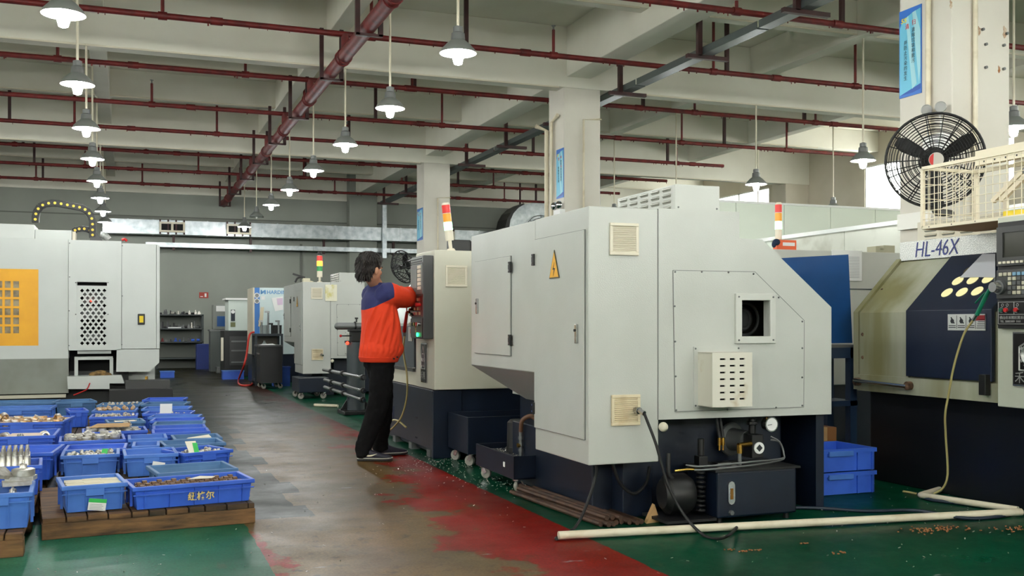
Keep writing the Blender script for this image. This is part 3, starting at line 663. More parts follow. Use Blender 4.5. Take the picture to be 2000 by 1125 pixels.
# drain pipes and cables on the floor
def cable(pts, r, label, m=rubber, name='cable', k=6):
    return tag(MB().tube(pts, r, 7, k).build(name, m, smooth=60), label, 'cable')
tag(MB().cyl((2.145, 4.96, .028), (4.99, 4.60, .028), .022, n=12).build('drain_pipe', pvc, smooth=40), 'long off-white plastic drain pipe lying across the green floor', 'pipe')
tag(MB().tube([(5.15, 5.42, .028), (4.86, 5.28, .028), (4.86, 5.28, .028), (5.03, 4.66, .028)], .02, 10, 1).build('drain_pipe', pvc, smooth=40), 'short bent off-white drain pipe by the dark lathe base', 'pipe')
cable([(2.71, 5.06, .648), aY(1282, 870, 5.0), aY(1302, 940, 4.97), aY(1332, 1000, 4.92), aZ(1372, 1044, .012), aZ(1405, 1052, .012), aZ(1428, 1042, .055), aZ(1442, 1026, .012)], .0085, 'black cable plugged into the cabinet end, drooping over the drain pipe')
cable([(2.50, 5.25, .36), (2.49, 5.22, .30), (2.40, 5.14, .16), (2.27, 5.02, .05), (2.15, 4.985, .012), (2.13, 4.95, .012)], .0085, 'dark clear cable from the cabinet underside to the open end of the drain pipe')
cable([(2.58, 5.20, .36), (2.64, 5.22, .24), (2.74, 5.24, .17), (2.84, 5.28, .22), (2.90, 5.35, .30)], .010, 'black cable looping under the electrical cabinet')
cable([(3.8, 5.3, .012), (4.0, 5.2, .012), (4.2, 5.02, .012), (4.35, 4.76, .05), (4.6, 4.62, .012), (4.9, 4.62, .012), (5.02, 4.78, .012), (4.95, 5.0, .012), (4.86, 5.2, .012), (4.95, 5.4, .012)], .011, 'blue-black cable curving around the pipe joint by the far machine', M('blue_black_cable', (24, 36, 52), .5))
tag(MB().prism([(2.80, 5.20, .0), (2.90, 5.22, .0), (2.87, 5.23, .10)], (.01, .05, .0)).build('cardboard_scrap', card), 'torn cardboard scrap standing on the floor by the rusty bars', 'scrap')
# swarf, chips and dirt on the floor
rr = random.Random(8); mb = MB()
for (cx, cy, sx, sy, n) in ((2.45, 8.0, .5, .9, 260), (2.5, 6.9, .3, .5, 90), (1.5, 6.5, 1.6, 2.2, 70), (3.5, 4.4, 1.8, .8, 50), (4.9, 4.9, .5, .8, 60), (0, 5.2, .9, .5, 24)):
    for i in range(n):
        p = V((rr.gauss(cx, sx * .5), rr.gauss(cy, sy * .5), .002)); a = rr.uniform(0, 6.3); l = rr.uniform(.004, .014)
        mb.bar(p, p + V((math.cos(a) * l, math.sin(a) * l, rr.uniform(0, .006))), rr.uniform(.002, .006), .002)
o = mb.build('metal_swarf', steel, kind='stuff'); tag(o, 'glinting metal chips scattered over the floor', 'swarf')
mb = MB()
for (px, py, n, s_) in ((1432, 1073, 8, .03), (1465, 1075, 14, .03), (1568, 1061, 4, .012), (1640, 1080, 10, .03), (1825, 1034, 90, .10), (1985, 1031, 40, .08)):
    c = aZ(px, py, .004)
    for i in range(n):
        p = c + V((rr.gauss(0, s_), rr.gauss(0, s_ * .4), 0)); mb.ell(p, (rr.uniform(.003, .010), rr.uniform(.003, .008), .004), 5, 4)
tag(mb.build('rust_crumbs', M('rust_crumb', (140, 92, 54), .8), kind='stuff'), 'orange rust crumbs and sawdust on the green floor', 'debris')
# ================================================================== OPERATOR'S LATHE
L2 = thing('cnc_lathe', (2.45, 8.31, 0), 'beige lathe with control panel, worked by the person in orange', 'lathe')
beige = M('beige_machine_paint', (206, 204, 188), .4, 0, (196, 193, 174), 2, .35, .75, .04, 300)
MB().box(2.45, 4.1, 8.31, 8.90, .586, 1.775).build('control_column', beige, L2, bev=.006)
pr = [(2.47, .586), (4.1, .586), (4.1, 1.775), (2.95, 1.775), (2.90, 1.70), (2.47, 1.15)]
MB().prism([(a, 8.905, b) for a, b in pr], (0, 1.4, 0)).build('casing', beige, L2)
MB().prism([(a, 8.905, b) for a, b in [(2.455, 1.12), (2.47, 1.15), (2.90, 1.70), (2.885, 1.71), (2.445, 1.15)]], (0, 1.35, 0)).build('sloped_door', M('pale_door_glass', (196, 206, 200), .15), L2)
dr = MB().box(2.44, 2.47, 8.93, 10.25, .74, 1.13).build('front_door', slate, L2, bev=.004)
MB().box(2.425, 2.45, 8.92, 10.28, .715, .745).build('door_rail', graphite, L2)
MB().box(2.42, 2.45, 8.92, 10.28, .745, .755).build('rail_edge', chrome, L2)
lb = MB().box(2.436, 2.441, 8.98, 9.12, .99, 1.12).build('warning_label', M('label_grey', (170, 170, 164), .6), dr)
MB().box(2.434, 2.437, 9.0, 9.05, 1.06, 1.10).build('label_mark', redp, lb)
# base
MB().box(2.50, 4.05, 8.36, 10.3, .02, .586).build('base', navy, L2, bev=.008)
MB().box(2.46, 2.52, 8.36, 9.95, .06, .58).build('base_front_plate', navy, L2, bev=.006)
MB().box(2.44, 2.70, 8.33, 8.37, .0, .58).build('base_corner_post', navy, L2, bev=.006)
for y in (8.5, 9.1, 9.7): MB().box(2.45, 2.55, y - .05, y + .05, 0, .06).build('foot', castiron, L2)
bolts(L2, [(2.46, 8.9, .30), (2.46, 8.94, .30), (2.46, 8.9, .12), (2.46, 8.94, .12)], (-1, 0, 0), .009, black)
MB().box(2.456, 2.462, 9.75, 9.93, .20, .34).build('base_hatch', M('hatch_blue', (30, 36, 70), .5), L2)
# control panel
pn = MB().box(2.36, 2.45, 8.34, 8.73, 1.02, 1.73).build('panel_housing', graphite, L2, bev=.006)
g = lambda px, py: aX(px, py, 2.36)
MB().box(2.352, 2.362, 8.348, 8.723, 1.40, 1.66).build('screen_bezel', M('panel_grey', (104, 106, 104), .4), pn, bev=.004)
MB().box(2.347, 2.354, 8.505, 8.685, 1.45, 1.62).build('screen', screen, pn)
for i in range(6): MB().box(2.345, 2.353, 8.385, 8.482, 1.44 + i * .036, 1.468 + i * .036).build('soft_key', plast_white, pn, bev=.002)
MB().box(2.354, 2.362, 8.348, 8.723, 1.21, 1.385).build('key_field', M('maroon_panel', (96, 34, 32), .4), pn)
for i in range(5):
    for j in range(4): MB().box(2.350, 2.356, 8.415 + i * .056, 8.453 + i * .056, 1.225 + j * .04, 1.25 + j * .04).build('key', M('key_red', (168, 60, 48), .4) if (i + j) % 2 else M('key_pale', (196, 170, 130), .4), pn)
MB().cyl((2.36, 8.4, 1.31), (2.31, 8.4, 1.31), .012, .018, 14).build('emergency_stop', redp, pn, smooth=40)
MB().cyl((2.355, 8.648, 1.25), (2.32, 8.648, 1.25), .035, n=18).cyl((2.32, 8.648, 1.25), (2.30, 8.662, 1.25), .012, n=8).build('handwheel', chrome, pn, smooth=40)
MB().box(2.352, 2.362, 8.348, 8.723, 1.03, 1.195).build('switch_plate', M('dark_maroon_panel', (44, 20, 22), .3), pn)
for i in range(5): MB().cyl((2.355, 8.4 + i * .064, 1.145), (2.325, 8.4 + i * .064, 1.145), .016, n=12).build('switch', [chrome, redp, brass, graphite, plast_white][i], pn, smooth=40)
MB().cyl((2.355, 8.475, 1.055), (2.34, 8.475, 1.055), .018, n=14).build('pilot_lamp', led_green, pn, smooth=40)
MB().bar((2.335, 8.494, 1.13), (2.335, 8.494, 1.07), .012, .004, (1, 0, 0)).torus((2.335, 8.494, 1.13), (1, 0, 0), .014, .003, 12, 4).build('key_bunch', brass, pn)
MB().box(2.354, 2.362, 8.348, 8.723, 1.67, 1.72).build('panel_hood', M('panel_strip', (150, 152, 150), .3), pn)
for i in range(2): MB().box(2.350, 2.356, 8.362, 8.707, 1.677 + i * .022, 1.687 + i * .022).build('hood_slot', black, pn)
# name plate: tall black plate with emblem and two characters
npz = MB().box(2.44, 2.452, 8.52, 8.70, .635, .98).build('name_plate', chrome, L2)
pf = MB().box(2.436, 2.441, 8.53, 8.69, .645, .97).build('plate_face', M('plate_black', (20, 18, 20), .3), npz)
U, W_ = V((0, -1, 0)), V((0, 0, 1))
silver = M('silver_print', (190, 190, 188), .35, .6)
em = MB()
for s_ in (-1, 1):
    em.tube([(2.434, 8.61, .955), (2.434, 8.61 + s_ * .055, .87), (2.434, 8.61 + s_ * .055, .76)], .005, 5, 1)
    em.torus((2.434, 8.61 + s_ * .02, .86), (1, 0, 0), .026, .004, 14, 4).torus((2.434, 8.61 + s_ * .028, .80), (1, 0, 0), .026, .004, 14, 4)
em.tube([(2.434, 8.555, .755), (2.434, 8.665, .755)], .005, 5, 1)
em.build('emblem', silver, npz)
text('禾隆', npz, silver, .075, (2.435, 8.685, .67), U, W_)
# end face
v0, v1 = aY(870, 560, 8.31), aY(912, 519, 8.31); vent(L2, v0.x, v1.x, 8.31, v0.z, v1.z, plast_white, n=16)
# low chip bin beside the base
cb = thing('chip_cart', (2.9, 7.95, 0), 'dark navy wheeled chip bin at the foot of the operator lathe', 'cart')
MB().box(2.56, 3.5, 7.75, 8.28, .10, .11).box(2.56, 2.57, 7.75, 8.28, .10, .40).box(3.49, 3.5, 7.75, 8.28, .10, .40).box(2.56, 3.5, 7.75, 7.76, .10, .40).box(2.56, 3.5, 8.27, 8.28, .10, .40).box(2.57, 3.49, 7.76, 8.27, .34, .35).build('bin', navy, cb, bev=.004)
for x, y in ((2.62, 7.82), (2.62, 8.2), (3.4, 7.82), (3.4, 8.2)): caster(cb, x, y, .10, 2.2, .042)
# air hose with red gun, hanging beside the panel
hs = thing('air_hose', (2.38, 8.98, 0), 'coiled yellowish air hose with red blow gun hanging by the control panel', 'hose')
MB().tube([(2.37, 8.98, 1.07), (2.36, 9.0, .9), (2.37, 8.92, .7), (2.38, 8.95, .5), (2.37, 9.1, .30), (2.33, 9.3, .17), (2.33, 9.42, .16), (2.34, 9.40, .23), (2.36, 9.2, .25), (2.40, 9.05, .2)], .009, 7, 6).build('hose', M('clear_hose', (176, 164, 110), .3), hs, smooth=60)
MB().cyl((2.36, 8.97, 1.08), (2.34, 8.80, 1.25), .018, .014, 10).cyl((2.34, 8.80, 1.25), (2.33, 8.78, 1.31), .006, n=6).build('gun_handle', redp, hs, smooth=40)
MB().cyl((2.365, 8.985, 1.04), (2.36, 8.97, 1.085), .014, n=10).build('coupling', castiron, hs, smooth=40)
# ---- signal towers
def tower(name_loc, label, order, h=.06, r=.028, lean=(0, 0, 1), cap=None, base=plast_white):
    d = V(lean).normalized(); p = V(name_loc); t = thing('signal_tower', p, label, 'signal light')
    MB().cyl(p, p + d * .03, r * 1.3, r * .8, 14).cyl(p + d * .03, p + d * .10, r * .45, n=10).build('foot', base, t, smooth=40)
    MB().cyl(p + d * .10, p + d * .10 + d * h * 1.2, r, n=16).build('stem', base, t, smooth=40)
    q = p + d * (.10 + h * 1.2)
    for m in order:
        MB().cyl(q, q + d * h * .92, r * 1.04, n=18).build('lens', m, t, smooth=40); MB().cyl(q + d * h * .92, q + d * h, r * .95, n=16).build('ring', base, t, smooth=40); q = q + d * h
    MB().cyl(q, q + d * .014, r * 1.02, r * .8, 16).build('cap', cap or plast_white, t, smooth=40)
    if cap: MB().cyl(q, q + d * .06, r * .95, r * .6, 16).build('buzzer', cap, t, smooth=40)
p = aY(881, 486, 8.5); tower((p.x, 8.5, 1.775), 'leaning signal tower with green light lit, on the beige lathe', (green_lit, orange_lens, red_lens), .075, .036, (-.12, 0, 1))
cr = thing('roof_fitting', (2.9, 8.45, 1.775), 'small cream electrical fitting with cable on the beige lathe roof', 'fitting')
MB().box(2.86, 3.0, 8.40, 8.52, 1.775, 1.81).build('box', plast_white, cr, bev=.008); MB().cyl((3.0, 8.45, 1.79), (3.03, 8.45, 1.79), .02, n=10).build('plug', M('plug_blue', (60, 62, 96), .4), cr)
mf = thing('roof_motor', (2.78, 8.75, 1.775), 'black finned motor on the beige lathe roof behind the signal tower', 'motor')
MB().box(2.72, 2.90, 8.68, 8.84, 1.775, 1.90).build('motor_body', black, mf, bev=.01)
for i in range(5): MB().box(2.90, 2.92, 8.68 + i * .036, 8.70 + i * .036, 1.80, 1.89).build('fin', black, mf)
# wall fan on its arm in front of the far column
def cage_fan(c, ax, R_, label, rings, spokes, parent_pts, tilt=0, thin=.003, logo=False, dom=.12):
    c = V(c); ax = V(ax).normalized(); d, a, b = basis(ax); t = thing('wall_fan', c, label, 'fan')
    front = MB(); m = len(rings)
    for k, q in enumerate(rings):
        front.torus(c + ax * (dom * (1 - q ** 2)), ax, R_ * q, thin, 40, 4)
    for i in range(spokes):
        an = 2 * PI * i / spokes; e_ = a * math.cos(an) + b * math.sin(an)
        pts = [c + e_ * R_ * q + ax * (dom * (1 - q * q)) for q in (.16, .4, .7, 1.0)]
        front.tube(pts, thin * 1.3, 4, 2)
    front.build('front_guard', rubber, t, kind='stuff')
    back = MB()
    for q in rings[::2]: back.torus(c - ax * (dom * .9 * (1 - q ** 2)), ax, R_ * q, thin, 36, 4)
    for i in range(8):
        an = 2 * PI * i / 8 + .2; e_ = a * math.cos(an) + b * math.sin(an); back.tube([c + e_ * R_ * q - ax * (dom * .9 * (1 - q * q)) for q in (.1, .5, 1.0)], thin * 1.3, 4, 2)
    back.build('rear_guard', rubber, t, kind='stuff')
    MB().torus(c, ax, R_, thin * 2.2, 48, 6).build('guard_rim', rubber, t, smooth=60)
    for i in range(3):
        an = tilt + 2 * PI * i / 3; e_ = a * math.cos(an) + b * math.sin(an); f_ = a * -math.sin(an) + b * math.cos(an)
        secs = []
        for q, w, tw in ((.12, .05, .6), (.4, .15, .45), (.7, .17, .35), (.9, .10, .3)):
            wv = (f_ * math.cos(tw) + ax * math.sin(tw)) * R_ * w; pc = c + e_ * R_ * q
            secs.append([pc - wv + ax * .002, pc + wv + ax * .002, pc + wv - ax * .002, pc - wv - ax * .002])
        MB().loft(secs).build('blade', black, t)
    MB().cyl(c - ax * .02, c + ax * .04, R_ * .13, n=20).build('hub', black, t, smooth=40)
    MB().lathe([(0, -.06), (R_ * .26, -.06), (R_ * .30, -.12), (R_ * .26, -.24), (R_ * .12, -.27), (0, -.27)], c, ax, 20).build('motor', black, t, smooth=40)
    if logo:
        bd = MB().cyl(c + ax * (dom + .002), c + ax * (dom + .008), R_ * .15, n=24).build('badge', M('badge_silver', (170, 164, 156), .35, .5), t, smooth=40)
        MB().prism([c + ax * (dom + .009) + (a * math.cos(q) + b * math.sin(q)) * R_ * .14 for q in [x * .26 - 1.2 for x in range(10)]], ax * .001).build('badge_red', redp, bd)
    for pts, r in parent_pts: MB().tube([V(p) for p in pts], r, 8, 1).build('bracket', black, t)
    return t
c = aY(788, 521, 9.9); cage_fan(c, (-.82, -.45, -.28), .165, 'small black wall fan seen edge-on above the operator lathe', [.2, .36, .52, .68, .84, 1.0], 12, [((c + V((.05, .05, 0)), c + V((.12, .1, -.12)), V((2.75, 9.95, 1.5)), V((2.95, 9.95, 1.6)))  , .012)] if False else [((c + V((.07, .05, .02)), c + V((.16, .06, -.04)), V((2.93, 9.95, 1.70)), V((3.0, 9.95, 1.78))), .012)])
# ================================================================== RIGHT LATHE WITH LETTERED BOARD
L4 = thing('cnc_lathe', (5.1, 5.6, 0), 'lathe with lettered board, navy sliding door and hanging green air gun', 'lathe')
pr = [(5.12, .66), (6.6, .66), (6.6, 1.62), (5.52, 1.62), (5.12, 1.225)]
MB().prism([(a, 4.0, b) for a, b in pr], (0, 2.17, 0)).build('casing', stained, L4)
MB().prism([(5.10, 6.18, .66), (6.62, 6.18, .66), (6.62, 6.18, 1.64), (5.50, 6.18, 1.64), (5.10, 6.18, 1.235)], (0, .05, 0)).build('end_wall', stained, L4)
MB().prism([(a, 5.66, b) for a, b in [(5.10, .775), (5.12, .775), (5.12, 1.222), (5.50, 1.60), (5.487, 1.612), (5.10, 1.23)]], (0, .50, 0)).build('fixed_cover', stained, L4)
bolts(L4, [aX(1757, 520, 5.49) * 1, (5.28, 6.13, 1.40), (5.10, 6.13, 1.07), (5.10, 6.13, .9)], (-1, 0, 0), .014, rust)
MB().box(5.085, 5.12, 4.0, 6.17, .655, .775).build('lower_rail_panel', stained, L4)
nd = MB().prism([(a, 4.90, b) for a, b in [(5.07, .785), (5.10, .785), (5.10, 1.225), (5.49, 1.615), (5.475, 1.63), (5.07, 1.24)]], (0, .75, 0)).build('sliding_door', door_navy, L4, bev=.004)
# round windows in the sloped half of the door, self-glowing in place of light inside the machine
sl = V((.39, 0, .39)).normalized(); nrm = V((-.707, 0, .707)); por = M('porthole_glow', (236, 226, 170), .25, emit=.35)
def on_slope(px, py):
    r = V(ray(px, py)); o = V((0, 0, EYE)); p0 = V((5.07, 0, 1.24)); n = V((-.693, 0, .7196)); t_ = (p0 - o).dot(n) / r.dot(n); return o + r * t_, n
for k, (px, py) in enumerate(((1850, 572), (1879, 571), (1909, 569), (1871, 549), (1900, 547), (1930, 545), (1893, 529))):
    p, n = on_slope(px, py)
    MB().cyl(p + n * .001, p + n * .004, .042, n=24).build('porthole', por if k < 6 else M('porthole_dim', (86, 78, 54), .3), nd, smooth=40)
dp, dq = aX(1852, 645, 5.068), aX(1925, 613, 5.068)
pl = MB().box(5.064, 5.07, dq.y, dp.y, dp.z, dq.z).build('instruction_plate', M('plate_grey', (196, 198, 194), .4), nd)
for i in range(4):
    yy = dp.y - (dp.y - dq.y) * (i + .5) / 4; MB().box(5.062, 5.065, dp.y - (dp.y - dq.y) * (i + 1) / 4 - .001, dp.y - (dp.y - dq.y) * (i + 1) / 4 + .001, dp.z + .01, dq.z - .008).build('plate_line', ink, pl)
    if i < 3:
        MB().cyl((5.0645, yy, dp.z + .06), (5.0625, yy, dp.z + .06), .016, n=7).bar((5.063, yy - .018, dp.z + .045), (5.063, yy + .01, dp.z + .085), .008, .002, (1, 0, 0)).build('pictogram', ink, pl)
        for q in (0, 1): MB().box(5.0625, 5.0645, yy - .03, yy + .03, dp.z + .016 + q * .012, dp.z + .021 + q * .012).build('print_line', ink, pl)
    else:
        MB().box(5.0625, 5.0645, yy - .038, yy + .038, dq.z - .042, dq.z - .008).build('red_block', M('danger_red', (150, 20, 28), .5), pl)
        for q in range(5): MB().box(5.0625, 5.0645, yy - .035, yy + .03 - q * .004, dp.z + .014 + q * .013, dp.z + .018 + q * .013).build('print_line', ink, pl)
MB().box(5.03, 5.075, 4.91, 4.965, .70, .83).build('door_latch', black, nd, bev=.004)
# lettered board
bd = MB().box(5.50, 5.56, 4.0, 6.19, 1.625, 1.765).build('name_board', M('hammered_silver', (200, 202, 198), .35, .3, (236, 236, 230), 140, .45, .6, .35, 120, detail=2), L4)
q0 = aX(1786, 506, 5.5); text('HL-46X', bd, M('blue_print', (40, 52, 122), .5), .165, (5.499, q0.y, 1.642), (0, -1, 0), (0, 0, 1), 'board_lettering', .001, .2, .80, bold=-.001)
acb = MB().box(5.72, 6.15, 4.6, 6.25, 1.64, 1.93).build('cooling_unit', cream, L4, bev=.004)
louvre_side(acb, 5.72, 4.95, 6.2, 1.76, 1.92, 7, 4, cream)
# tall control pillar
pil = MB().box(5.02, 5.30, 3.9, 4.90, .64, 1.80).build('control_pillar', M('pillar_paint', (196, 200, 186), .42, 0, (182, 184, 166), 2, .4, .7), L4, bev=.006)
cp = MB().box(4.985, 5.03, 4.1, 4.865, 1.12, 1.765).build('control_panel', black, pil, bev=.004)
sb = MB().grid((4.97, 4.86, 1.50), (0, -1, 0), (0, 0, 1), (.018, 0, 0), [0, .045, .5, .70], [0, .05, .20, .235], lambda i, j: not (i == 1 and j == 1)).build('screen_bezel', graphite, cp)
MB().box(4.98, 4.988, 4.36, 4.82, 1.545, 1.705).build('screen', darkscreen, cp)
for i in range(7): MB().box(4.963, 4.97, 4.84 - i * .032 - .02, 4.84 - i * .032, 1.512, 1.526).build('soft_key', plast_white, sb)
kp = MB().box(4.968, 4.986, 4.2, 4.86, 1.30, 1.475).build('keypad', graphite, cp, bev=.004)
for i in range(9):
    for j in range(5):
        if (j < 4 and i < 2) : continue
        MB().box(4.960, 4.969, 4.835 - i * .034 - .024, 4.835 - i * .034, 1.325 + j * .028, 1.346 + j * .028).build('key', M('key_blue', (120, 160, 186), .4) if j == 4 and i > 2 else (M('key_cream', (190, 186, 164), .4) if (i * 3 + j) % 4 < 2 or j == 4 else M('key_grey', (88, 90, 90), .4)), kp, bev=.002)
MB().cyl((4.968, 4.825, 1.37), (4.945, 4.825, 1.37), .042, n=24).build('dial_plate', castiron, kp, smooth=40)
MB().cyl((4.945, 4.825, 1.37), (4.90, 4.825, 1.37), .034, .030, 24).build('dial_knob', chrome, kp, smooth=40)
sw = MB().box(4.978, 4.986, 4.2, 4.86, 1.14, 1.285).build('switch_plate', M('plate_black', (20, 18, 20), .3), cp)
fr2 = MB()
for z in (1.205, 1.148, 1.28): fr2.box(4.975, 4.979, 4.2, 4.852, z - .0015, z + .0015)
for y in (4.852, 4.735): fr2.box(4.975, 4.979, y - .0015, y + .0015, 1.148 if y > 4.8 else 1.205, 1.28)
fr2.build('plate_frame', silver, sw)
for y, m in ((4.825, M('button_green', (24, 84, 66), .4)), (4.79, redp), (4.715, redp)):
    MB().cyl((4.978, y, 1.232), (4.972, y, 1.232), .017, n=16).build('button_ring', chrome, sw, smooth=40); MB().cyl((4.972, y, 1.232), (4.962, y, 1.232), .013, n=16).build('button', m, sw, smooth=40)
    MB().torus((4.977, y - .004, 1.262), (1, 0, 0), .008, .0015, 12, 4).build('button_symbol', silver, sw)
text('佛山市禾隆区隆禾机床', sw, silver, .022, (4.977, 4.842, 1.178), (0, -1, 0), (0, 0, 1))
text('TEL. 28885889  FAX', sw, silver, .018, (4.977, 4.838, 1.157), (0, -1, 0), (0, 0, 1))
lgp = MB().box(5.008, 5.02, 4.3, 4.775, .775, 1.10).build('logo_plate', chrome, pil, bev=.003)
MB().box(5.004, 5.009, 4.31, 4.765, .785, 1.09).build('logo_face', MATS['plate_black'], lgp)
lg = MB(); yc = 4.60
lg.tube([(5.002, yc + .12, .87), (5.002, yc + .12, 1.01), (5.002, yc, 1.08), (5.002, yc - .12, 1.01), (5.002, yc - .12, .87), (5.002, yc + .12, .87)], .006, 4, 1)
lg.torus((5.002, yc + .04, .965), (1, 0, 0), .058, .012, 24, 4)
for i in range(12): lg.bar((5.002, yc + .04 + .06 * math.cos(i * PI / 6), .965 + .06 * math.sin(i * PI / 6)), (5.002, yc + .04 + .08 * math.cos(i * PI / 6), .965 + .08 * math.sin(i * PI / 6)), .018, .006, (1, 0, 0))
lg.build('emblem', silver, lgp)
text('H', lgp, silver, .06, (5.003, yc + .062, .943), (0, -1, 0), (0, 0, 1))
text('禾隆', lgp, silver, .075, (5.003, 4.755, .80), (0, -1, 0), (0, 0, 1))
pil.location.y = -.095
MB().box(5.16, 6.55, 4.0, 6.12, .0, .66).build('base', M('dark_base_paint', (11, 14, 19), .4), L4, bev=.01)
hr = MB().cyl((5.05, 6.16, .73), (5.05, 5.62, .715), .014, n=10).build('hand_rail', chrome, L4, smooth=40)
for y in (6.15, 5.62): MB().cyl((5.05, y, .72), (5.09, y, .72), .03, n=12).build('rail_boss', rust, hr, smooth=40)
# plastic sheet pinned over the door, green air gun on its yellow hose
ps = [on_slope(px, py)[0] + nrm * .012 for px, py in ((1921, 499), (1946, 499), (1946, 545), (1914, 544), (1877, 545))]
tag(MB().prism(ps, nrm * .003).build('plastic_sheet', M('clear_plastic', (216, 218, 224), .18, alpha=.75)), 'crumpled clear plastic sheet pinned over the navy door', 'plastic sheet')
ag = thing('air_gun', aX(1905, 600, 5.0), 'green air gun with chrome nozzle on a yellow hose, hung before the navy door', 'air gun')
P = lambda px, py, X=5.0: aX(px, py, X)
MB().tube([P(1908, 615), P(1925, 580), P(1934, 565)], .014, 10, 4).build('gun_body', M('gun_green', (18, 112, 84), .35), ag, smooth=60)
MB().tube([P(1933, 568), P(1922, 574), P(1905, 592)], .006, 6, 4).build('trigger', MATS['gun_green'], ag, smooth=60)
MB().tube([P(1934, 566), P(1942, 552), P(1944, 541)], .005, 8, 4).build('nozzle', chrome, ag, smooth=60)
MB().cyl(P(1908, 614), P(1901, 625), .012, n=10).build('coupling', chrome, ag, smooth=40)
MB().tube([P(1901, 625), P(1884, 650), P(1870, 690), P(1860, 730), P(1852, 775), P(1846, 810), P(1847, 850, 5.03), (5.06, 5.26, .12), (5.02, 5.36, .012), (4.93, 5.52, .012)], .0075, 8, 6).build('hose', MATS['clear_hose'], ag, smooth=60)
# ================================================================== MILLING CENTRE WITH YELLOW DOOR
YV = 14.8
e = lambda px, py, d=0: aY(px, py, YV) + V((0, d, 0))
vm = thing('milling_machine', (-.5, YV, 0), 'white machining centre with yellow door and black cable chain on its roof', 'milling machine')
vmw = M('milling_white_paint', (206, 210, 206), .4, 0, (196, 200, 196), 1.2, .35, .75, .03, 300)
xa, xb, xc, xd = -3.4, e(134, 600).x, e(237, 600).x, e(312, 600).x
zb, zt = e(130, 700).z, e(100, 467).z
dl, dr_ = e(-95, 600).x, e(75, 600).x; dz0, dz1 = e(75, 675).z, e(75, 526).z
MB().prism([(xa, YV, zb), (xb - .004, YV, zb), (xb - .004, YV, zt), (xa, YV, zt)], (0, .06, 0), [[(dl, YV, dz0), (dr_, YV, dz0), (dr_, YV, dz1), (dl, YV, dz1)]]).build('front_panel', vmw, vm)
MB().box(xa, xd - .05, YV + .5, YV + 2.4, .35, zt).build('body', vmw, vm)
MB().box(xa, xb, YV + .06, YV + .5, dz1 + .02, zt).box(xa, xb, YV + .06, YV + .5, .5, dz0 - .02).build('body_front', vmw, vm)
# yellow door with a grid of small square windows
cw = [e(px, 600).x for px in (-4, 8, 12, 24, 28.5, 40.5)]; cl_ = e(16, 600).x - e(0, 600).x
ub = [0]; x = dl
cols = [e(-90 + 16.4 * i, 600).x - dl for i in range(8)]
for c0 in cols: ub += [c0 + .005, c0 + .005 + cl_ * .72]
ub.append(dr_ - dl); wbk = [0]; ch = dz1 - dz0
for i in range(6): z = (e(0, 651).z - dz0) + i * (e(0, 633.2).z - e(0, 651).z); wbk += [z, z + .088]
wbk.append(ch)
yd = MB().grid((dl, YV + .004, dz0), (1, 0, 0), (0, 0, 1), (0, .03, 0), ub, wbk, lambda i, j: not (i % 2 == 1 and j % 2 == 1)).build('yellow_door', yellow, vm)
for i in range(8):
    for j in range(6): MB().box(dl + ub[1 + 2 * i], dl + ub[2 + 2 * i], YV + .026, YV + .03, dz0 + wbk[1 + 2 * j], dz0 + wbk[2 + 2 * j]).build('pane', M('milky_pane', (170, 160, 130), .25, 0, (120, 108, 84), 6, .4, .6), yd)
# middle panel with pierced cover
z0m = e(180, 684).z
p0, p1 = e(150, 676), e(209, 551)
MB().prism([(xb, YV - .02, z0m), (xc, YV - .02, z0m), (xc, YV - .02, e(190, 470).z), (xb, YV - .02, e(190, 470).z)], (0, .05, 0), [[(p0.x, YV - .02, p0.z), (p1.x, YV - .02, p0.z), (p1.x, YV - .02, p1.z), (p0.x, YV - .02, p1.z)]]).build('side_panel', vmw, vm)
dia = []
for r_ in range(15):
    n = 5 if r_ % 2 == 0 else 4
    for i in range(n):
        q = e(160.3 + i * 10.9 + (0 if n == 5 else 5.4), 567.5 + r_ * 7.35); w, h = .026, .031
        if n == 4 or True: dia.append([(q.x - w, YV - .004, q.z), (q.x, YV - .004, q.z + h * .86), (q.x + w, YV - .004, q.z), (q.x, YV - .004, q.z - h * .86)])
pz = p1.z - .05
cvp = MB().prism([(p0.x, YV - .004, p0.z), (p1.x, YV - .004, p0.z), (p1.x, YV - .004, pz), (p0.x, YV - .004, pz)], (0, .008, 0), dia).build('pierced_cover', vmw, vm)
MB().box(p0.x, p1.x, YV + .20, YV + .22, p0.z, p1.z).build('inside_wall', dark, vm)
for bx in ((p0.x + .1, p1.x - .08, p0.z + .05, p0.z + .16), (p0.x + .05, p1.x - .05, p1.z - .5, p1.z - .32), (p0.x + .08, p1.x - .02, p1.z - .28, p1.z - .12)): MB().box(bx[0], bx[1], YV + .1, YV + .18, bx[2], bx[3]).build('electronics', castiron, vm)
q = e(178, 587); MB().ell((q.x, YV + .06, q.z), .016, 8, 6).build('indicator_lamp', led_red, vm, smooth=60)
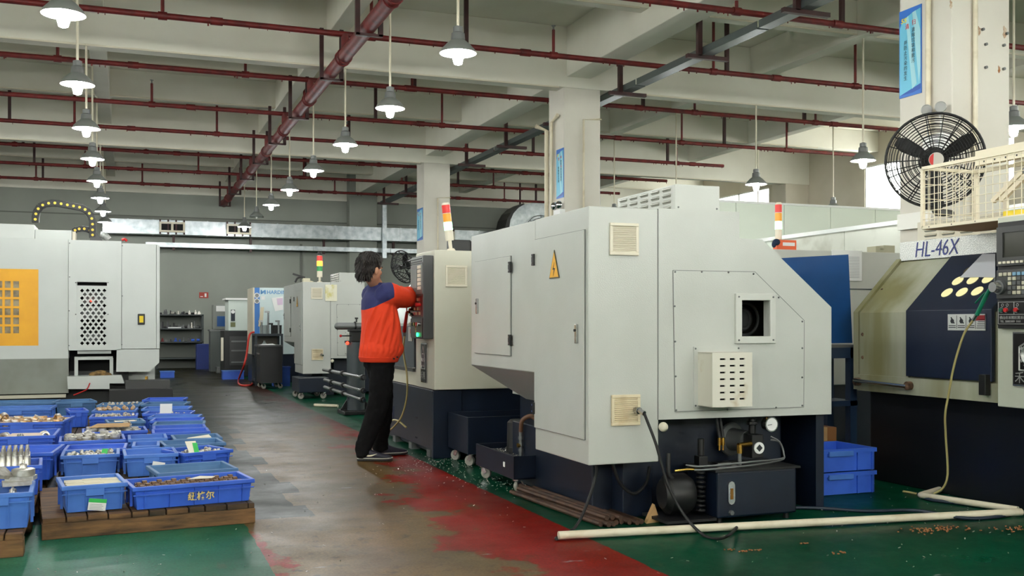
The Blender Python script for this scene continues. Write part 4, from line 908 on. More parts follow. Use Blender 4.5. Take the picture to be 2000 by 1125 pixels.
# end panel, switch, skirt
MB().box(xc + .004, e(305, 600).x, YV - .01, YV + .5, e(270, 681).z, e(270, 476).z).build('end_panel', vmw, vm, bev=.004)
MB().box(e(305.5, 600).x, xd, YV - .0, YV + .5, e(270, 681).z, e(310, 478).z).build('end_trim', vmw, vm, bev=.004)
q0, q1 = e(269, 634), e(283, 613); swp = MB().box(q0.x, q1.x, YV - .03, YV - .01, q0.z, q1.z).build('isolator_switch', black, vm, bev=.008)
q0, q1 = e(272, 630), e(280, 617); MB().box(q0.x, q1.x, YV - .034, YV - .029, q0.z, q1.z).build('switch_label', M('label_yellow', (236, 206, 30), .5), swp)
sk = [e(px, py) for px, py in ((228, 682), (311, 682), (311, 708), (291, 726), (227, 726))]
MB().prism([p + V((0, -.02, 0)) for p in sk], (0, .5, 0)).build('skirt', vmw, vm)
bolts(vm, [e(px, py, -.02) for px, py in ((136, 475), (136, 541), (135, 607), (135, 675), (239, 480), (239, 578), (238, 673), (148, 552), (211, 552), (148, 614), (211, 614))], (0, -1, 0), .008)
# lower band, ledge, plinth
grey_band = M('grey_band_paint', (138, 142, 134), .4, 0, (120, 122, 112), 2, .4, .7)
MB().box(xa, xb, YV - .02, YV + .5, e(100, 768).z, zb).build('lower_band', grey_band, vm)
MB().box(xa, xb - .03, YV - .10, YV - .02, e(100, 776).z, e(100, 770).z).build('drip_ledge', M('ledge_metal', (196, 190, 172), .4), vm)
MB().box(xa, xd - .4, YV + .3, YV + 2.2, 0, .5).build('plinth', black, vm)
bz = e(180, 735).z
MB().box(xb, e(228, 700).x, YV + .38, YV + .4, bz, z0m).build('recess_back', dark, vm)
MB().box(e(145, 700).x, e(220, 700).x, YV + .04, YV + .3, e(180, 703).z, e(180, 697).z).box(e(145, 700).x, e(152, 700).x, YV + .05, YV + .1, bz, e(180, 700).z).box(e(214, 700).x, e(221, 700).x, YV + .05, YV + .1, bz, e(180, 700).z).box(e(151, 700).x, e(217, 700).x, YV + .04, YV + .12, e(180, 691).z, e(180, 685).z).build('pump_bracket', vmw, vm)
tp = [e(px, py, -.1) for px, py in ((132, 735), (237, 732), (243, 748), (214, 748), (214, 759), (133, 759))]
MB().prism(tp, (0, .4, 0)).build('chip_chute', vmw, vm)
rg = MB()
for i, (px, py, r_) in enumerate(((185, 731, .05), (196, 729, .06), (207, 732, .05), (214, 734, .03))): rg.ell(e(px, py, .0), (r_ * 1.5, r_, r_ * .7), 8, 6)
tag(rg.build('rag', M('oily_rag', (142, 112, 66), .9, 0, (96, 74, 44), 20, .4, .6)), 'crumpled brown oily rag on the chute of the white machining centre', 'rag')
ctk = thing('coolant_tank', (e(275, 770).x, YV, 0), 'black coolant tank at the corner of the white machining centre', 'tank')
MB().box(e(214, 760).x, e(335, 760).x, YV - .42, YV - .03, 0, e(275, 748).z - .06).build('tank', black, ctk, bev=.01)
MB().box(e(245, 760).x, e(330, 760).x, YV - .36, YV - .05, e(275, 748).z - .06, e(275, 741).z).build('tank_lid', graphite, ctk); MB().cyl(e(286, 744), e(286, 735), .02, n=8).build('tap', brass, ctk)
# roof: stepped housing, cable chain
MB().box(xa, e(66, 440).x, YV + .1, YV + 1.5, zt, e(60, 437).z).build('roof_housing', vmw, vm, bev=.01)
MB().box(e(66, 440).x, e(139, 440).x, YV + .15, YV + 1.5, zt, e(100, 447).z).build('roof_step', vmw, vm, bev=.01)
MB().box(e(140, 440).x, e(146, 440).x, YV + .2, YV + .6, zt, e(142, 450).z).build('roof_bracket', plast_white, vm)
ch_ = [(69.5, 434), (69.5, 424), (72, 413), (78.5, 404), (89.5, 398.7), (101.6, 397), (113.7, 397.6), (126, 400), (138, 402), (150, 404.3), (161.5, 406.8), (171.5, 413), (178, 422), (181, 433), (181, 444), (181, 455), (181, 464)]
cpts = [aY(px, py, YV + .35) for px, py in ch_]
cc_ = thing('cable_chain', (cpts[0].x, YV + .35, zt), 'black plastic cable chain with yellow buttons arching over the white machining centre', 'cable chain')
def chain(pts, w):
    for i in range(len(pts) - 1):
        a, b = pts[i], pts[i + 1]; k = MB().bar(a - (b - a) * .08, b + (b - a) * .08, .10, w, V((0, 1, 0)).cross(b - a)).build('chain_link', black, cc_, bev=.006)
        m_ = (a + b) / 2; MB().cyl(m_ + V((0, -.05, 0)), m_ + V((0, -.06, 0)), .018, n=10).build('button', M('button_yellow', (232, 200, 60), .4), k, smooth=40)
chain(cpts, .088)
chain([aY(px, py, YV + .5) for px, py in ((144, 452), (150, 448.5), (160, 447), (170, 448), (182, 453))], .075)
MB().prism([e(px, py, .3) for px, py in ((174, 466), (175, 452), (186, 450), (200, 467))], (0, .2, 0)).build('chain_foot', graphite, cc_)
mb = MB(); pts = smooth_path([aY(px, py, YV + .35) for px, py in ((196, 458), (205, 460), (213, 468))], 6)
for p, q in zip(pts, pts[1:]): mb.cyl(p, p + (q - p) * .6, .045, n=10)
tag(mb.build('flexible_hose', M('hose_silver', (214, 214, 212), .3, .3), smooth=40), 'short white ribbed hose at the end of the cable chain', 'hose')
tag(MB().tube([aY(px, py, YV + .1) for px, py in ((238, 469), (243, 467), (248, 471))], .018, 8, 4).build('lifting_strap', redp, smooth=60), 'small red strap on the roof corner of the white machining centre', 'strap')
cable([e(145, 770, -.2), e(160, 764, -.2), e(171, 758, -.2), e(176, 748, -.1)], .008, 'red cable hanging under the chute of the white machining centre', redp)
# ================================================================== BACK OF THE HALL
# wall sign
s0, s1 = aY(389, 582, YW1 - .02), aY(407, 571, YW1 - .02)
fs_ = tag(MB().box(s0.x, s1.x, YW1 - .02, YW1 - .002, s0.z, s1.z).build('wall_sign', M('sign_red', (168, 54, 40), .5)), 'small red fire safety sign on the grey back wall', 'sign')
MB().box(s1.x - .10, s1.x - .05, YW1 - .024, YW1 - .019, s0.z + .03, s1.z - .03).build('symbol', paperw, fs_); MB().box(s0.x + .03, s0.x + .1, YW1 - .024, YW1 - .019, s0.z + .03, s0.z + .05).build('symbol', paperw, fs_)
# steel shelf with parts
YS = 27.2; sx0, sx1 = aY(305, 640, YS).x, aY(398, 640, YS).x
sh = thing('steel_shelf', ((sx0 + sx1) / 2, YS, 0), 'dark grey steel shelf of metal parts against the back wall', 'shelf')
shm = M('shelf_grey', (70, 76, 76), .5, .2)
lev = [aY(355, py, YS).z for py in (614, 641, 667, 699)]
for x in (sx0, sx1 - .04):
    for y in (YS, YS + .5): MB().box(x, x + .04, y, y + .04, 0, lev[0]).build('post', shm, sh)
for z in lev: MB().box(sx0, sx1, YS, YS + .54, z - .03, z).build('shelf_board', shm, sh)
MB().box(sx0, sx1, YS + .53, YS + .54, 0, lev[0]).build('back_sheet', M('shelf_back', (104, 108, 102), .6), sh)
rr = random.Random(21)
sets = {'machined_part': [steel, castiron, M('dark_steel', (72, 72, 74), .35, .8)], }
kinds = []
for li, n in ((0, 14), (1, 16), (2, 9)):
    for i in range(n):
        x = sx0 + .08 + (sx1 - sx0 - .16) * (i + .5) / n + rr.uniform(-.02, .02); y = YS + rr.uniform(.06, .12); z = lev[li]; k = rr.randrange(4); h = rr.uniform(.05, .13) * (1.5 if li == 1 else 1); w = rr.uniform(.02, .035)
        m = rr.choice([steel, castiron, MATS['dark_steel'], MATS['dark_steel']] if li < 2 else [MATS['dark_steel'], castiron, M('box_dark_red', (120, 40, 40), .5), blue])
        if k == 0: mb = MB().cyl((x, y, z), (x, y, z + h), w, w * .6, 10).cyl((x, y, z), (x, y, z + h * .3), w * 1.3, n=10)
        elif k == 1: mb = MB().box(x - w, x + w, y - .05, y + .05, z, z + h * .6).box(x - w * .5, x + w * .5, y - .03, y + .03, z, z + h)
        elif k == 2: mb = MB().cyl((x - .04, y, z + w), (x + .04, y, z + w), w, n=10).cyl((x - .02, y, z + w), (x + .02, y, z + w), w * .99, n=8)
        else: mb = MB().lathe([(0, 0), (w * 1.3, 0), (w * 1.3, h * .2), (w * .7, h * .3), (w * .7, h), (0, h)], (x, y, z), n=10)
        tag(mb.build('machined_part', m), 'small metal part on the %s level of the steel shelf' % ['top', 'second', 'third'][li], 'machine part', 'metal parts on the steel shelf level %d' % (li + 1))
p = aY(320, 637, YS); tag(MB().box(p.x + .1, p.x + .42, YS + .02, YS + .1, lev[1], lev[1] + .03).build('straight_bar', paperw), 'pale straight bar on the second level of the steel shelf', 'bar')
dc = thing('drawer_cabinet', (2.2, 26.6, 0), 'navy blue drawer cabinet at the end of the steel shelf', 'cabinet')
q0, q1 = aY(384, 708, 26.6), aY(410, 672, 26.6)
MB().box(q0.x, q1.x, 26.6, 27.0, 0, q1.z).build('carcass', M('cabinet_blue', (36, 56, 130), .5), dc)
for i in range(5): h_ = q1.z / 5; MB().box(q0.x + .015, q1.x - .015, 26.585, 26.6, i * h_ + .012, (i + 1) * h_ - .012).build('drawer', MATS['cabinet_blue'], dc)
# grey cabinet with small machine on top
gc = thing('grey_cabinet', (2.0, 24.7, 0), 'grey steel cabinet left of the tall white machine', 'cabinet'); gc['label'] = 'grey steel cabinet beside the shelf at the back of the hall'
q0, q1 = aY(411, 700, 24.7), aY(438, 647, 24.7)
MB().box(q0.x, q1.x, 24.7, 25.2, 0.03, q1.z).build('carcass', M('cabinet_grey', (92, 98, 96), .45, .2), gc); MB().box(q0.x - .02, q1.x + .02, 24.67, 25.22, q1.z, q1.z + .04).build('top', castiron, gc)
MB().box(q0.x + .03, q1.x - .03, 24.69, 24.7, .1, q1.z - .08).build('door', MATS['cabinet_grey'], gc)
sm = thing('small_machine', (2.05, 24.8, q1.z + .04), 'small grey tabletop machine with blue window on the grey cabinet', 'machine')
r0, r1 = aY(416, 640, 24.8), aY(441, 595, 24.8)
MB().box(r0.x, r1.x, 24.8, 25.15, q1.z + .04, r1.z).build('housing', M('small_grey', (128, 132, 126), .5), sm, bev=.02)
MB().box(r0.x + .09, r1.x - .02, 24.79, 24.8, r0.z + .03, r0.z + .27).build('window', M('blue_window', (24, 78, 140), .3), sm); MB().box(r0.x + .07, r1.x - .02, 24.79, 24.8, r1.z - .16, r1.z - .03).build('label_strip', paperw, sm)
# tall white machine
wm = thing('measuring_machine', (2.4, 22.8, 0), 'white upright machine with round gauge beyond the blue cabinet machine', 'machine')
q0, q1 = aY(446, 646, 22.8), aY(484, 586, 22.8)
MB().box(q0.x, q1.x + .2, 22.8, 23.6, q0.z, q1.z).build('housing', M('pale_green_white', (212, 222, 214), .4), wm, bev=.01)
MB().box(q0.x - .06, q1.x + .2, 22.75, 23.6, q1.z, q1.z + .04).build('cap', paperw, wm)
s0 = aY(451, 627, 22.79); s1 = aY(459, 605, 22.79); gp = MB().box(s0.x, s1.x, 22.785, 22.8, s0.z, s1.z).build('gauge_panel', navy, wm)
s2 = aY(455, 609, 22.78); MB().cyl(s2, s2 + V((0, -.01, 0)), .04, n=16).build('gauge', paperw, gp); s3 = aY(455, 634, 22.79); MB().box(s3.x - .05, s3.x + .05, 22.785, 22.8, s3.z - .05, s3.z + .05).build('label_plate', M('olive_label', (120, 124, 84), .5), wm)
MB().box(q0.x - .1, q1.x + .2, 22.7, 23.6, .0, q0.z).build('base', black, wm, bev=.01)
MB().box(q0.x + .02, q1.x + .1, 22.69, 22.7, .25, q0.z - .12).build('base_opening', graphite, wm)
for k in (.3, .55, .75): MB().box(q0.x + .05, q1.x - .05, 22.67, 22.69, k, k + .03).build('base_shelf', castiron, wm)
MB().bar((q0.x - .14, 22.68, .35), (q0.x - .14, 22.68, .85), .05, .05).build('side_handle', plast_white, wm)
# cabinet machine with blue stripe and lettering
YH = 20.2; h_ = lambda px, py, d=0: aY(px, py, YH) + V((0, d, 0))
hm = thing('turning_machine', (2.4, YH, 0), 'pale cabinet machine with blue stripe, two round dials and blue lettering', 'machine')
x0, x1, z1 = h_(496, 600).x, 3.5, h_(520, 562).z
MB().box(x0, x1, YH, YH + 1.0, .55, z1).build('housing', M('pale_blue_white', (204, 220, 220), .4), hm, bev=.008)
MB().box(x0 - .02, x0 + .01, YH - .01, YH + .95, .55, z1).build('side_panel', cream, hm)
bs = M('stripe_blue', (52, 116, 190), .4); xs1 = h_(507, 600).x
MB().box(x0 + .01, xs1, YH - .008, YH, .72, z1).build('blue_stripe', bs, hm)
MB().box(x0, x1, YH + .02, YH + 1.0, 0, .55).box(x0, x0 + .12, YH - .06, YH + .02, 0, .72).build('base', navy, hm)
for py in (577, 588):
    p = h_(501.5, py, -.01); d_ = MB().cyl(p, p + V((0, -.02, 0)), .05, n=20).build('dial_rim', paperw, hm, smooth=40); MB().cyl(p + V((0, -.02, 0)), p + V((0, -.024, 0)), .036, n=18).build('dial_face', castiron, d_)
p = h_(521, 574, -.002); text('HARDINGE', hm, M('letter_blue', (96, 150, 200), .5), .10, p, (1, 0, 0), (0, 0, 1), bold=.002)
p0_, p1_ = h_(509, 574.5, -.004), h_(519, 566.5, -.004)
w3 = (p1_.x - p0_.x) / 2.4
MB().box(p0_.x, p0_.x + w3 * .7, YH - .006, YH, p0_.z, p1_.z).box(p1_.x - w3 * .7, p1_.x, YH - .006, YH, p0_.z, p1_.z).bar((p0_.x + w3 * .5, YH - .003, p0_.z + .025), (p1_.x - w3 * .5, YH - .003, p1_.z - .02), .035, .006, (0, 1, 0)).build('logo_mark', MATS['letter_blue'], hm)
p = h_(510, 582, -.004); MB().box(p.x, p.x + .07, YH - .005, YH, p.z - .035, p.z + .035).build('small_notice', paperw, hm)
ntc = [h_(px, py, -.01) for px, py in ((530, 582), (552, 579), (553, 605), (537, 608))]
MB().prism(ntc, (0, -.004, 0)).build('notice_sheet', paperw, hm); MB().prism([h_(px, py, -.016) for px, py in ((540, 583), (552, 582), (552, 595), (542, 596))], (0, -.002, 0)).build('pink_sheet', M('pink_paper', (222, 200, 222), .7), hm)
sp = [h_(px, py, -.03) for px, py in ((509, 600), (515, 600), (512, 640), (504, 637))]; MB().prism(sp, (0, -.02, 0)).build('wood_strip', M('pale_wood', (206, 196, 168), .6), hm)
# tool cart before it
tcx0, tcx1 = aY(498, 690, 19.2).x, aY(553, 690, 19.2).x; tz = aY(520, 652, 19.2).z
tc = thing('tool_cart', (tcx0, 19.2, 0), 'black steel tool stand holding tools before the blue-striped machine', 'tool stand')
for x in (tcx0, tcx1 - .04):
    for y in (19.2, 19.66): MB().box(x, x + .04, y, y + .04, 0, tz).build('post', M('stand_dark', (34, 42, 48), .5), tc)
for z in (tz, aY(520, 690, 19.2).z, .12): MB().box(tcx0, tcx1, 19.2, 19.7, z - .04, z).build('shelf', MATS['stand_dark'], tc)
MB().box(tcx0 + .04, tcx1, 19.68, 19.7, .5, tz).build('back_sheet', M('stand_back', (104, 98, 90), .6), tc)
def small(name, mb, m, label, cat, group=None, **k): return tag(mb.build(name, m, **k), label, cat, group)
for i, (px, hh) in enumerate(((511, .25), (524, .42), (531, .2), (544, .25))):
    p = aY(px, 650, 19.3); small('tool_holder', MB().cyl((p.x, 19.3, tz), (p.x, 19.3, tz + hh), .018, n=8).box(p.x - .06, p.x + .02, 19.28, 19.32, tz + hh - .03, tz + hh), chrome if i != 2 else black, 'upright tool on the black stand, %s along' % ords[i], 'tool')
for i, px in enumerate((514, 519, 537, 541, 546)):
    p = aY(px, 650, 19.4); small('tool_jar', MB().cyl((p.x, 19.45, tz), (p.x, 19.45, tz + .16), .045, .05, 12), [M('jar_clear', (150, 160, 158), .3), black][i > 1], 'round tool jar on the black stand, %s along' % ords[i], 'jar')
z2 = aY(520, 690, 19.2).z; p = aY(517, 688, 19.3); bt = thing('bottle', (p.x, 19.35, z2), 'clear bottle with yellow liquid on the black tool stand', 'bottle')
MB().cyl((p.x, 19.35, z2), (p.x, 19.35, z2 + .1), .055, n=12).build('liquid', M('yellow_liquid', (206, 182, 100), .3), bt); MB().lathe([(.055, .1), (.055, .16), (.02, .2), (.02, .23)], (p.x, 19.35, z2), n=12).build('neck', MATS['jar_clear'], bt)
wb2 = thing('work_trolley', (2.9, 18.3, 0), 'dark steel trolley with papers beside the cabinet of the far lathe', 'trolley')
MB().box(2.22, 2.60, 18.32, 18.9, .10, .74).build('carcass', black, wb2); MB().box(2.18, 2.60, 18.28, 18.94, .74, .77).build('top', graphite, wb2)
for x, y in ((2.26, 18.37), (2.55, 18.37), (2.26, 18.85), (2.55, 18.85)): caster(wb2, x, y, .10, .3, .042)
MB().box(2.21, 2.22, 18.4, 18.8, .60, .63).build('handle', chrome, wb2)
small('paper_sheet', MB().prism([(2.25, 18.4, .771), (2.5, 18.45, .771), (2.48, 18.7, .785), (2.24, 18.65, .771)], (0, 0, .004)), paperw, 'loose white papers on the dark steel trolley', 'paper')
for i, (px, py, m, lab) in enumerate(((532, 735, blue, 'blue bin on the floor under the black tool stand'), )):
    p = aZ(px, py + 10, 0); small('plastic_bin', MB().box(p.x - .2, p.x + .1, 18.95, 19.18, 0, .36).box(p.x - .21, p.x + .11, 18.94, 19.19, .34, .36), m, lab, 'bin')
for i, (px, py, h2, w2, lab) in enumerate(((327, 738, .12, .28, 'lone blue crate on the floor by the coolant tank'), (456, 741, .16, .42, 'blue crate on the floor before the white upright machine'))):
    p = aZ(px, py, 0); t = thing('crate', p, lab, 'crate'); MB().box(p.x - w2 / 2, p.x + w2 / 2, p.y, p.y + .3, 0, h2).build('body', blue, t); MB().box(p.x - w2 / 2 - .01, p.x + w2 / 2 + .01, p.y - .01, p.y + .31, h2, h2 + .02).build('rim', blue2, t)
for i, (px, py, h2, w2, m) in enumerate(((478, 728, .2, .2, card), (436, 729, .14, .3, castiron), (432, 722, .3, .3, card))):
    p = aZ(px, py, 0); t = thing('carton', p, ['small brown carton on the floor by the red hose', 'low stack of grey packets on the floor by the grey cabinet', 'brown carton standing before the grey cabinet'][i], 'carton')
    MB().box(p.x - w2 / 2, p.x + w2 / 2, p.y, p.y + .25, 0, h2).build('box', m, t, bev=.01); MB().box(p.x - .02, p.x + .02, p.y - .002, p.y + .25, h2, h2 + .002).build('tape', cream, t)
cable([aY(497, 648, 20.1), aY(487, 655, 20.1), aY(482, 690, 20.1), aY(476, 715, 20.05), aZ(466, 742, .02), aZ(470, 752, .02), aZ(490, 752, .02), aZ(494, 746, .02)], .02, 'red air hose looping down to the floor by the blue-striped machine', M('hose_red', (206, 56, 44), .4), 'hose')
# ---- far lathe extras
tower((2.98, 16.75, 1.81), 'signal tower with amber light lit, on the far pale lathe', (green_lens, amber_lit, red_lens), .085, .045, cap=black)
jk = thing('roof_tool', (2.75, 17.0, 1.805), 'cable reel tool with black handle on the far lathe roof', 'tool')
MB().tube([(2.62, 17.0, 1.83), (2.66, 17.0, 1.90), (2.74, 17.0, 1.91), (2.8, 17.0, 1.84)], .016, 8, 4).bar((2.58, 17.0, 1.97), (2.78, 17.0, 1.91), .04, .03).build('handle', black, jk); MB().box(2.74, 2.86, 16.95, 17.05, 1.805, 1.90).cyl((2.84, 17, 1.84), (2.92, 17, 1.82), .03, n=10).build('tool_body', M('tool_white', (210, 206, 180), .4), jk, bev=.01)
sl_ = [aY(px, py, 16.09) for px, py in ((635, 588), (658, 588), (658, 556), (635, 556))]
tag(MB().prism(sl_, (0, -.012, 0)).build('document_sleeve', M('sleeve', (226, 222, 196), .2, 0, (206, 196, 120), 9, .5, .7)), 'clear document sleeve stuck on the end of the far lathe', 'sleeve')
bf = thing('bar_feeder', (2.75, 12.9, 0), 'dark grey bar feeder post with horizontal tube and red lever, behind the operator', 'bar feeder')
b_ = lambda px, py, Y=12.9: aY(px, py, Y)
pc = b_(695, 700); fgrey = M('feeder_grey', (54, 62, 66), .4)
MB().cyl((pc.x, 12.9, .04), (pc.x, 12.9, b_(695, 668).z), .115, n=24).build('post', fgrey, bf, smooth=40)
MB().box(pc.x - .2, pc.x + .2, 12.65, 13.1, 0, .05).build('foot_plate', black, bf, bev=.01)
for s_ in (-1, 1): MB().prism([(pc.x + s_ * .10, 12.9, .05), (pc.x + s_ * .2, 12.9, .05), (pc.x + s_ * .10, 12.9, .2)], (0, .02, 0)).build('gusset', black, bf)
zt_ = b_(695, 668).z; MB().box(pc.x - .07, pc.x + .09, 12.82, 12.98, zt_, b_(695, 645).z).box(pc.x - .10, pc.x + .06, 12.8, 12.95, b_(695, 648).z, b_(695, 643).z).build('head', black, bf, bev=.01)
ty = b_(690, 637).z; MB().cyl((pc.x + .3, 12.86, ty), (pc.x - .24, 12.86, ty), .045, n=18).ell((pc.x - .24, 12.86, ty), .045, 14, 10).build('tube', castiron, bf, smooth=50)
MB().torus((pc.x - .02, 12.86, ty), (1, 0, 0), .05, .012, 20, 6).cyl((pc.x - .0, 12.86, ty + .05), (pc.x - .0, 12.86, ty + .09), .01, n=8).cyl((pc.x, 12.86, ty + .09), (pc.x, 12.86, ty + .11), .022, n=12).build('clamp', black, bf, smooth=40)
k0 = b_(664, 656); MB().cyl((pc.x - .05, 12.85, k0.z), (k0.x, 12.85, k0.z), .008, n=8).build('lever', black, bf); MB().ell((k0.x, 12.85, k0.z), .018, 10, 8).build('lever_knob', redp, bf, smooth=60)
k1 = b_(676, 670); MB().ell((k1.x, 12.82, k1.z), .022, 12, 8).build('pilot_lamp', led_red, bf, smooth=60); MB().box(k1.x - .02, k1.x + .06, 12.82, 12.9, k1.z, k1.z + .03).build('lamp_bracket', black, bf)
for (a, b) in (((632, 722), (712, 738)), ((634, 742), (712, 764)), ((634, 756), (712, 782))):
    q0, q1 = aY(a[0], a[1], 14.2), aY(b[0], b[1], 11.8); MB().cyl(q0, q1, .022, n=10).build('guide_rail', chrome, bf, smooth=40); 
    for f_ in (.2, .5, .95): c_ = q0.lerp(q1, f_); MB().cyl(c_, c_ + (q1 - q0).normalized() * .06, .035, n=10).build('rail_collar', black, bf, smooth=40)
tag(MB().cyl(aZ(614, 791, .02), aZ(660, 793, .02), .02, n=8).build('drain_pipe', pvc, smooth=40), 'short white pipe on the floor at the foot of the far lathe', 'pipe')
fc = thing('chip_cart', (2.8, 16.4, 0), 'dark navy wheeled tray at the foot of the far lathe', 'cart')
MB().box(2.46, 2.92, 15.6, 16.3, .1, .32).build('tray', navy, fc, bev=.01)
for x, y in ((2.52, 15.66), (2.86, 15.66), (2.52, 16.22), (2.86, 16.22)): caster(fc, x, y, .1, 2.5, .045)
# ================================================================== BEHIND AND ABOVE THE BIG LATHE, RIGHT SIDE
L5 = thing('cnc_lathe', (6.0, 7.5, 0), 'pale lathe end with pinned list and signal tower, between the blue panel and column', 'lathe')
MB().box(5.16, 6.95, 7.5, 9.4, .6, 1.80).build('casing', white, L5, bev=.006)
q = aY(1700, 565, 7.5); MB().box(5.16, 6.95, 7.494, 7.5, q.z - .004, q.z + .004).build('seam', slate, L5)
MB().box(5.25, 6.8, 7.55, 9.3, 0, .6).build('base', navy, L5)
p = aY(1527, 489, 7.6); tower((p.x, 7.65, 1.80), 'upright signal tower with green light lit, beside the orange carton', (green_lit, orange_lens, red_lens), .075, .03)
oc = thing('carton', (p.x + .04, 7.6, 1.80), 'orange printed carton on the lathe roof below the signal tower', 'carton')
a0, a1 = aY(1515, 489, 7.56), aY(1553, 471, 7.56); MB().box(a0.x, a1.x, 7.54, 7.6, 1.80, 1.80 + (a1.z - a0.z)).build('box', M('carton_orange', (232, 104, 60), .6), oc, bev=.004); MB().box(a0.x + .06, a1.x - .02, 7.537, 7.541, 1.835, 1.865).build('label', paperw, oc)
c_ = aY(1516, 474, 7.5); tag(MB().ell((c_.x - .005, 7.49, 1.86), (.035, .03, .03), 10, 6).ell((c_.x - .03, 7.49, 1.84), (.02, .02, .03), 8, 6).build('blue_cloth', M('cloth_navy', (24, 40, 66), .9)), 'dark blue cloth draped over the end of the orange carton', 'cloth')
a0, a1 = aY(1700, 492, 7.6), aY(1757, 478, 7.6)
tag(MB().prism([(a0.x + .02, 7.55, 1.80), (a1.x - .1, 7.55, 1.80), (a1.x - .1, 7.55, 1.87), (a0.x + .11, 7.55, 1.87), (a0.x + .11, 7.55, 1.83), (a0.x + .07, 7.55, 1.83), (a0.x + .07, 7.55, 1.86), (a0.x + .02, 7.55, 1.86)], (0, .12, 0)).build('cardboard_tray', M('card_grey', (174, 170, 146), .7)), 'cut grey cardboard tray on the lathe roof by the column', 'carton')
a0, a1 = aY(1625, 548, 7.49), aY(1683, 490, 7.49)
ls = tag(MB().box(a0.x, a1.x, 7.485, 7.499, a0.z, a1.z).build('pinned_list', paperw, bev=.002), 'white printed list in a clear holder on the lathe behind the blue panel', 'paper')
for i in range(14): z = a0.z + .03 + i * .014; MB().box(a0.x + .03, a1.x - .03, 7.483, 7.486, z, z + .003).build('print_line', M('print_grey', (150, 150, 158), .7), ls)
# work bench with blue back panel
wbn = thing('work_bench', (4.8, 6.35, 0), 'navy work bench with tall blue back panel behind the big lathe', 'bench')
bn = M('bench_navy', (28, 46, 70), .45)
tl, tr_ = aY(1490, 506, 6.45), aY(1657, 497, 6.45); bl_, br = aY(1490, 672, 6.45), aY(1665, 670, 6.45)
MB().prism([tl, tr_, br, bl_], (0, .02, 0)).build('back_panel', M('panel_blue', (22, 78, 140), .4, 0, (20, 66, 120), 2, .4, .7), wbn)
zt2 = br.z - .03
MB().box(bl_.x, br.x + .01, 6.28, 6.62, zt2, zt2 + .02).build('bench_top', castiron, wbn)
xr = aY(1676, 700, 6.28).x
for x in (4.25, xr - .07):
    for y in (6.28, 6.55): MB().box(x, x + .06, y, y + .06, 0, zt2).build('leg', bn, wbn)
MB().box(4.25, xr, 6.28, 6.62, zt2 - .08, zt2).build('apron', bn, wbn); zs2 = aY(1630, 783, 6.3).z
MB().box(4.25, xr, 6.28, 6.62, zs2 - .04, zs2).build('shelf', bn, wbn)
tag(MB().box(4.75, 4.98, 6.36, 6.6, zs2 + .1, zt2 - .1).build('steel_drawer_unit', M('drawer_grey', (120, 122, 114), .5)), 'grey drawer unit on the shelf of the navy work bench', 'drawer unit') if False else None
dru = thing('drawer_unit', (4.7, 6.4, zs2), 'dim grey drawer unit on the shelf of the navy work bench', 'drawer unit')
MB().box(4.45, 4.92, 6.36, 6.6, zs2, zt2 - .1).build('carcass', M('drawer_grey', (120, 122, 114), .5), dru)
for i in range(3): hh = (zt2 - .1 - zs2) / 3; MB().box(4.46, 4.91, 6.35, 6.36, zs2 + i * hh + .006, zs2 + (i + 1) * hh - .006).build('drawer', MATS['drawer_grey'], dru)
cbx = thing('carton', (4.55, 6.38, 0), 'brown carton on the floor under the navy work bench', 'carton')
a0, a1 = aY(1605, 880, 6.3), aY(1648, 836, 6.3); MB().box(a0.x - .1, a1.x, 6.38, 6.6, 0, a1.z).build('box', M('dim_card', (150, 100, 58), .8), cbx, bev=.006); MB().box((a0.x + a1.x) / 2 - .03, (a0.x + a1.x) / 2 + .01, 6.377, 6.6, a1.z - .1, a1.z + .002).build('tape', card, cbx)
# big black fan on the column
fcn = aY(1826, 313, 5.92)
cage_fan(fcn, (-.62, -.78, -.10), .345, 'large black caged wall fan with red and silver badge on the column', [.17, .23, .29, .35, .41, .47, .53, .59, .65, .71, .77, .83, .88, .93, .97], 18, [((fcn + V((.12, .16, .0)), fcn + V((.14, .18, -.28)), fcn + V((.3, .3, -.34)), fcn + V((.5, .36, -.34))), .03)], -.52, .0032, True, .10)
MB().box(fcn.x + .08, fcn.x + .18, fcn.y + .10, fcn.y + .22, fcn.z - .34, fcn.z - .12).build('motor_box', black, bpy.data.objects['wall_fan.001'], bev=.015)
# emergency light with two heads
el = thing('emergency_light', (6.03, 6.40, 2.55), 'twin-headed emergency light with round reflectors above the black fan', 'emergency light')
MB().box(6.02, 6.09, 6.29, 6.52, 2.46, 2.66).build('housing', paperw, el, bev=.008)
for px, py in ((1810, 215), (1837, 209)):
    p = aX(px, py, 5.99); d_ = V((-.6, -.8, -.15)).normalized()
    hd = MB().lathe([(0, -.05), (.02, -.05), (.04, -.02), (.045, 0), (.040, .006)], p, d_, 20).cyl(p - d_ * .03, (p.x + .03, p.y + .02, 2.66), .008, n=6).build('lamp_head', M('head_grey', (190, 190, 186), .3, .4), el, smooth=50)
    MB().cyl(p + d_ * .0, p + d_ * .004, .039, n=20).build('reflector', M('dull_reflector', (150, 150, 148), .45, .6), hd, smooth=40)
wp = aX(1765, 443, 6.06); wq = aX(1800, 417, 6.06)
tag(MB().box(6.04, 6.09, 6.45, 6.83, 1.93, 2.06).build('light_box', M('light_box_white', (246, 244, 236), .4)), 'flat white sign box low on the column behind the wire cage', 'sign')
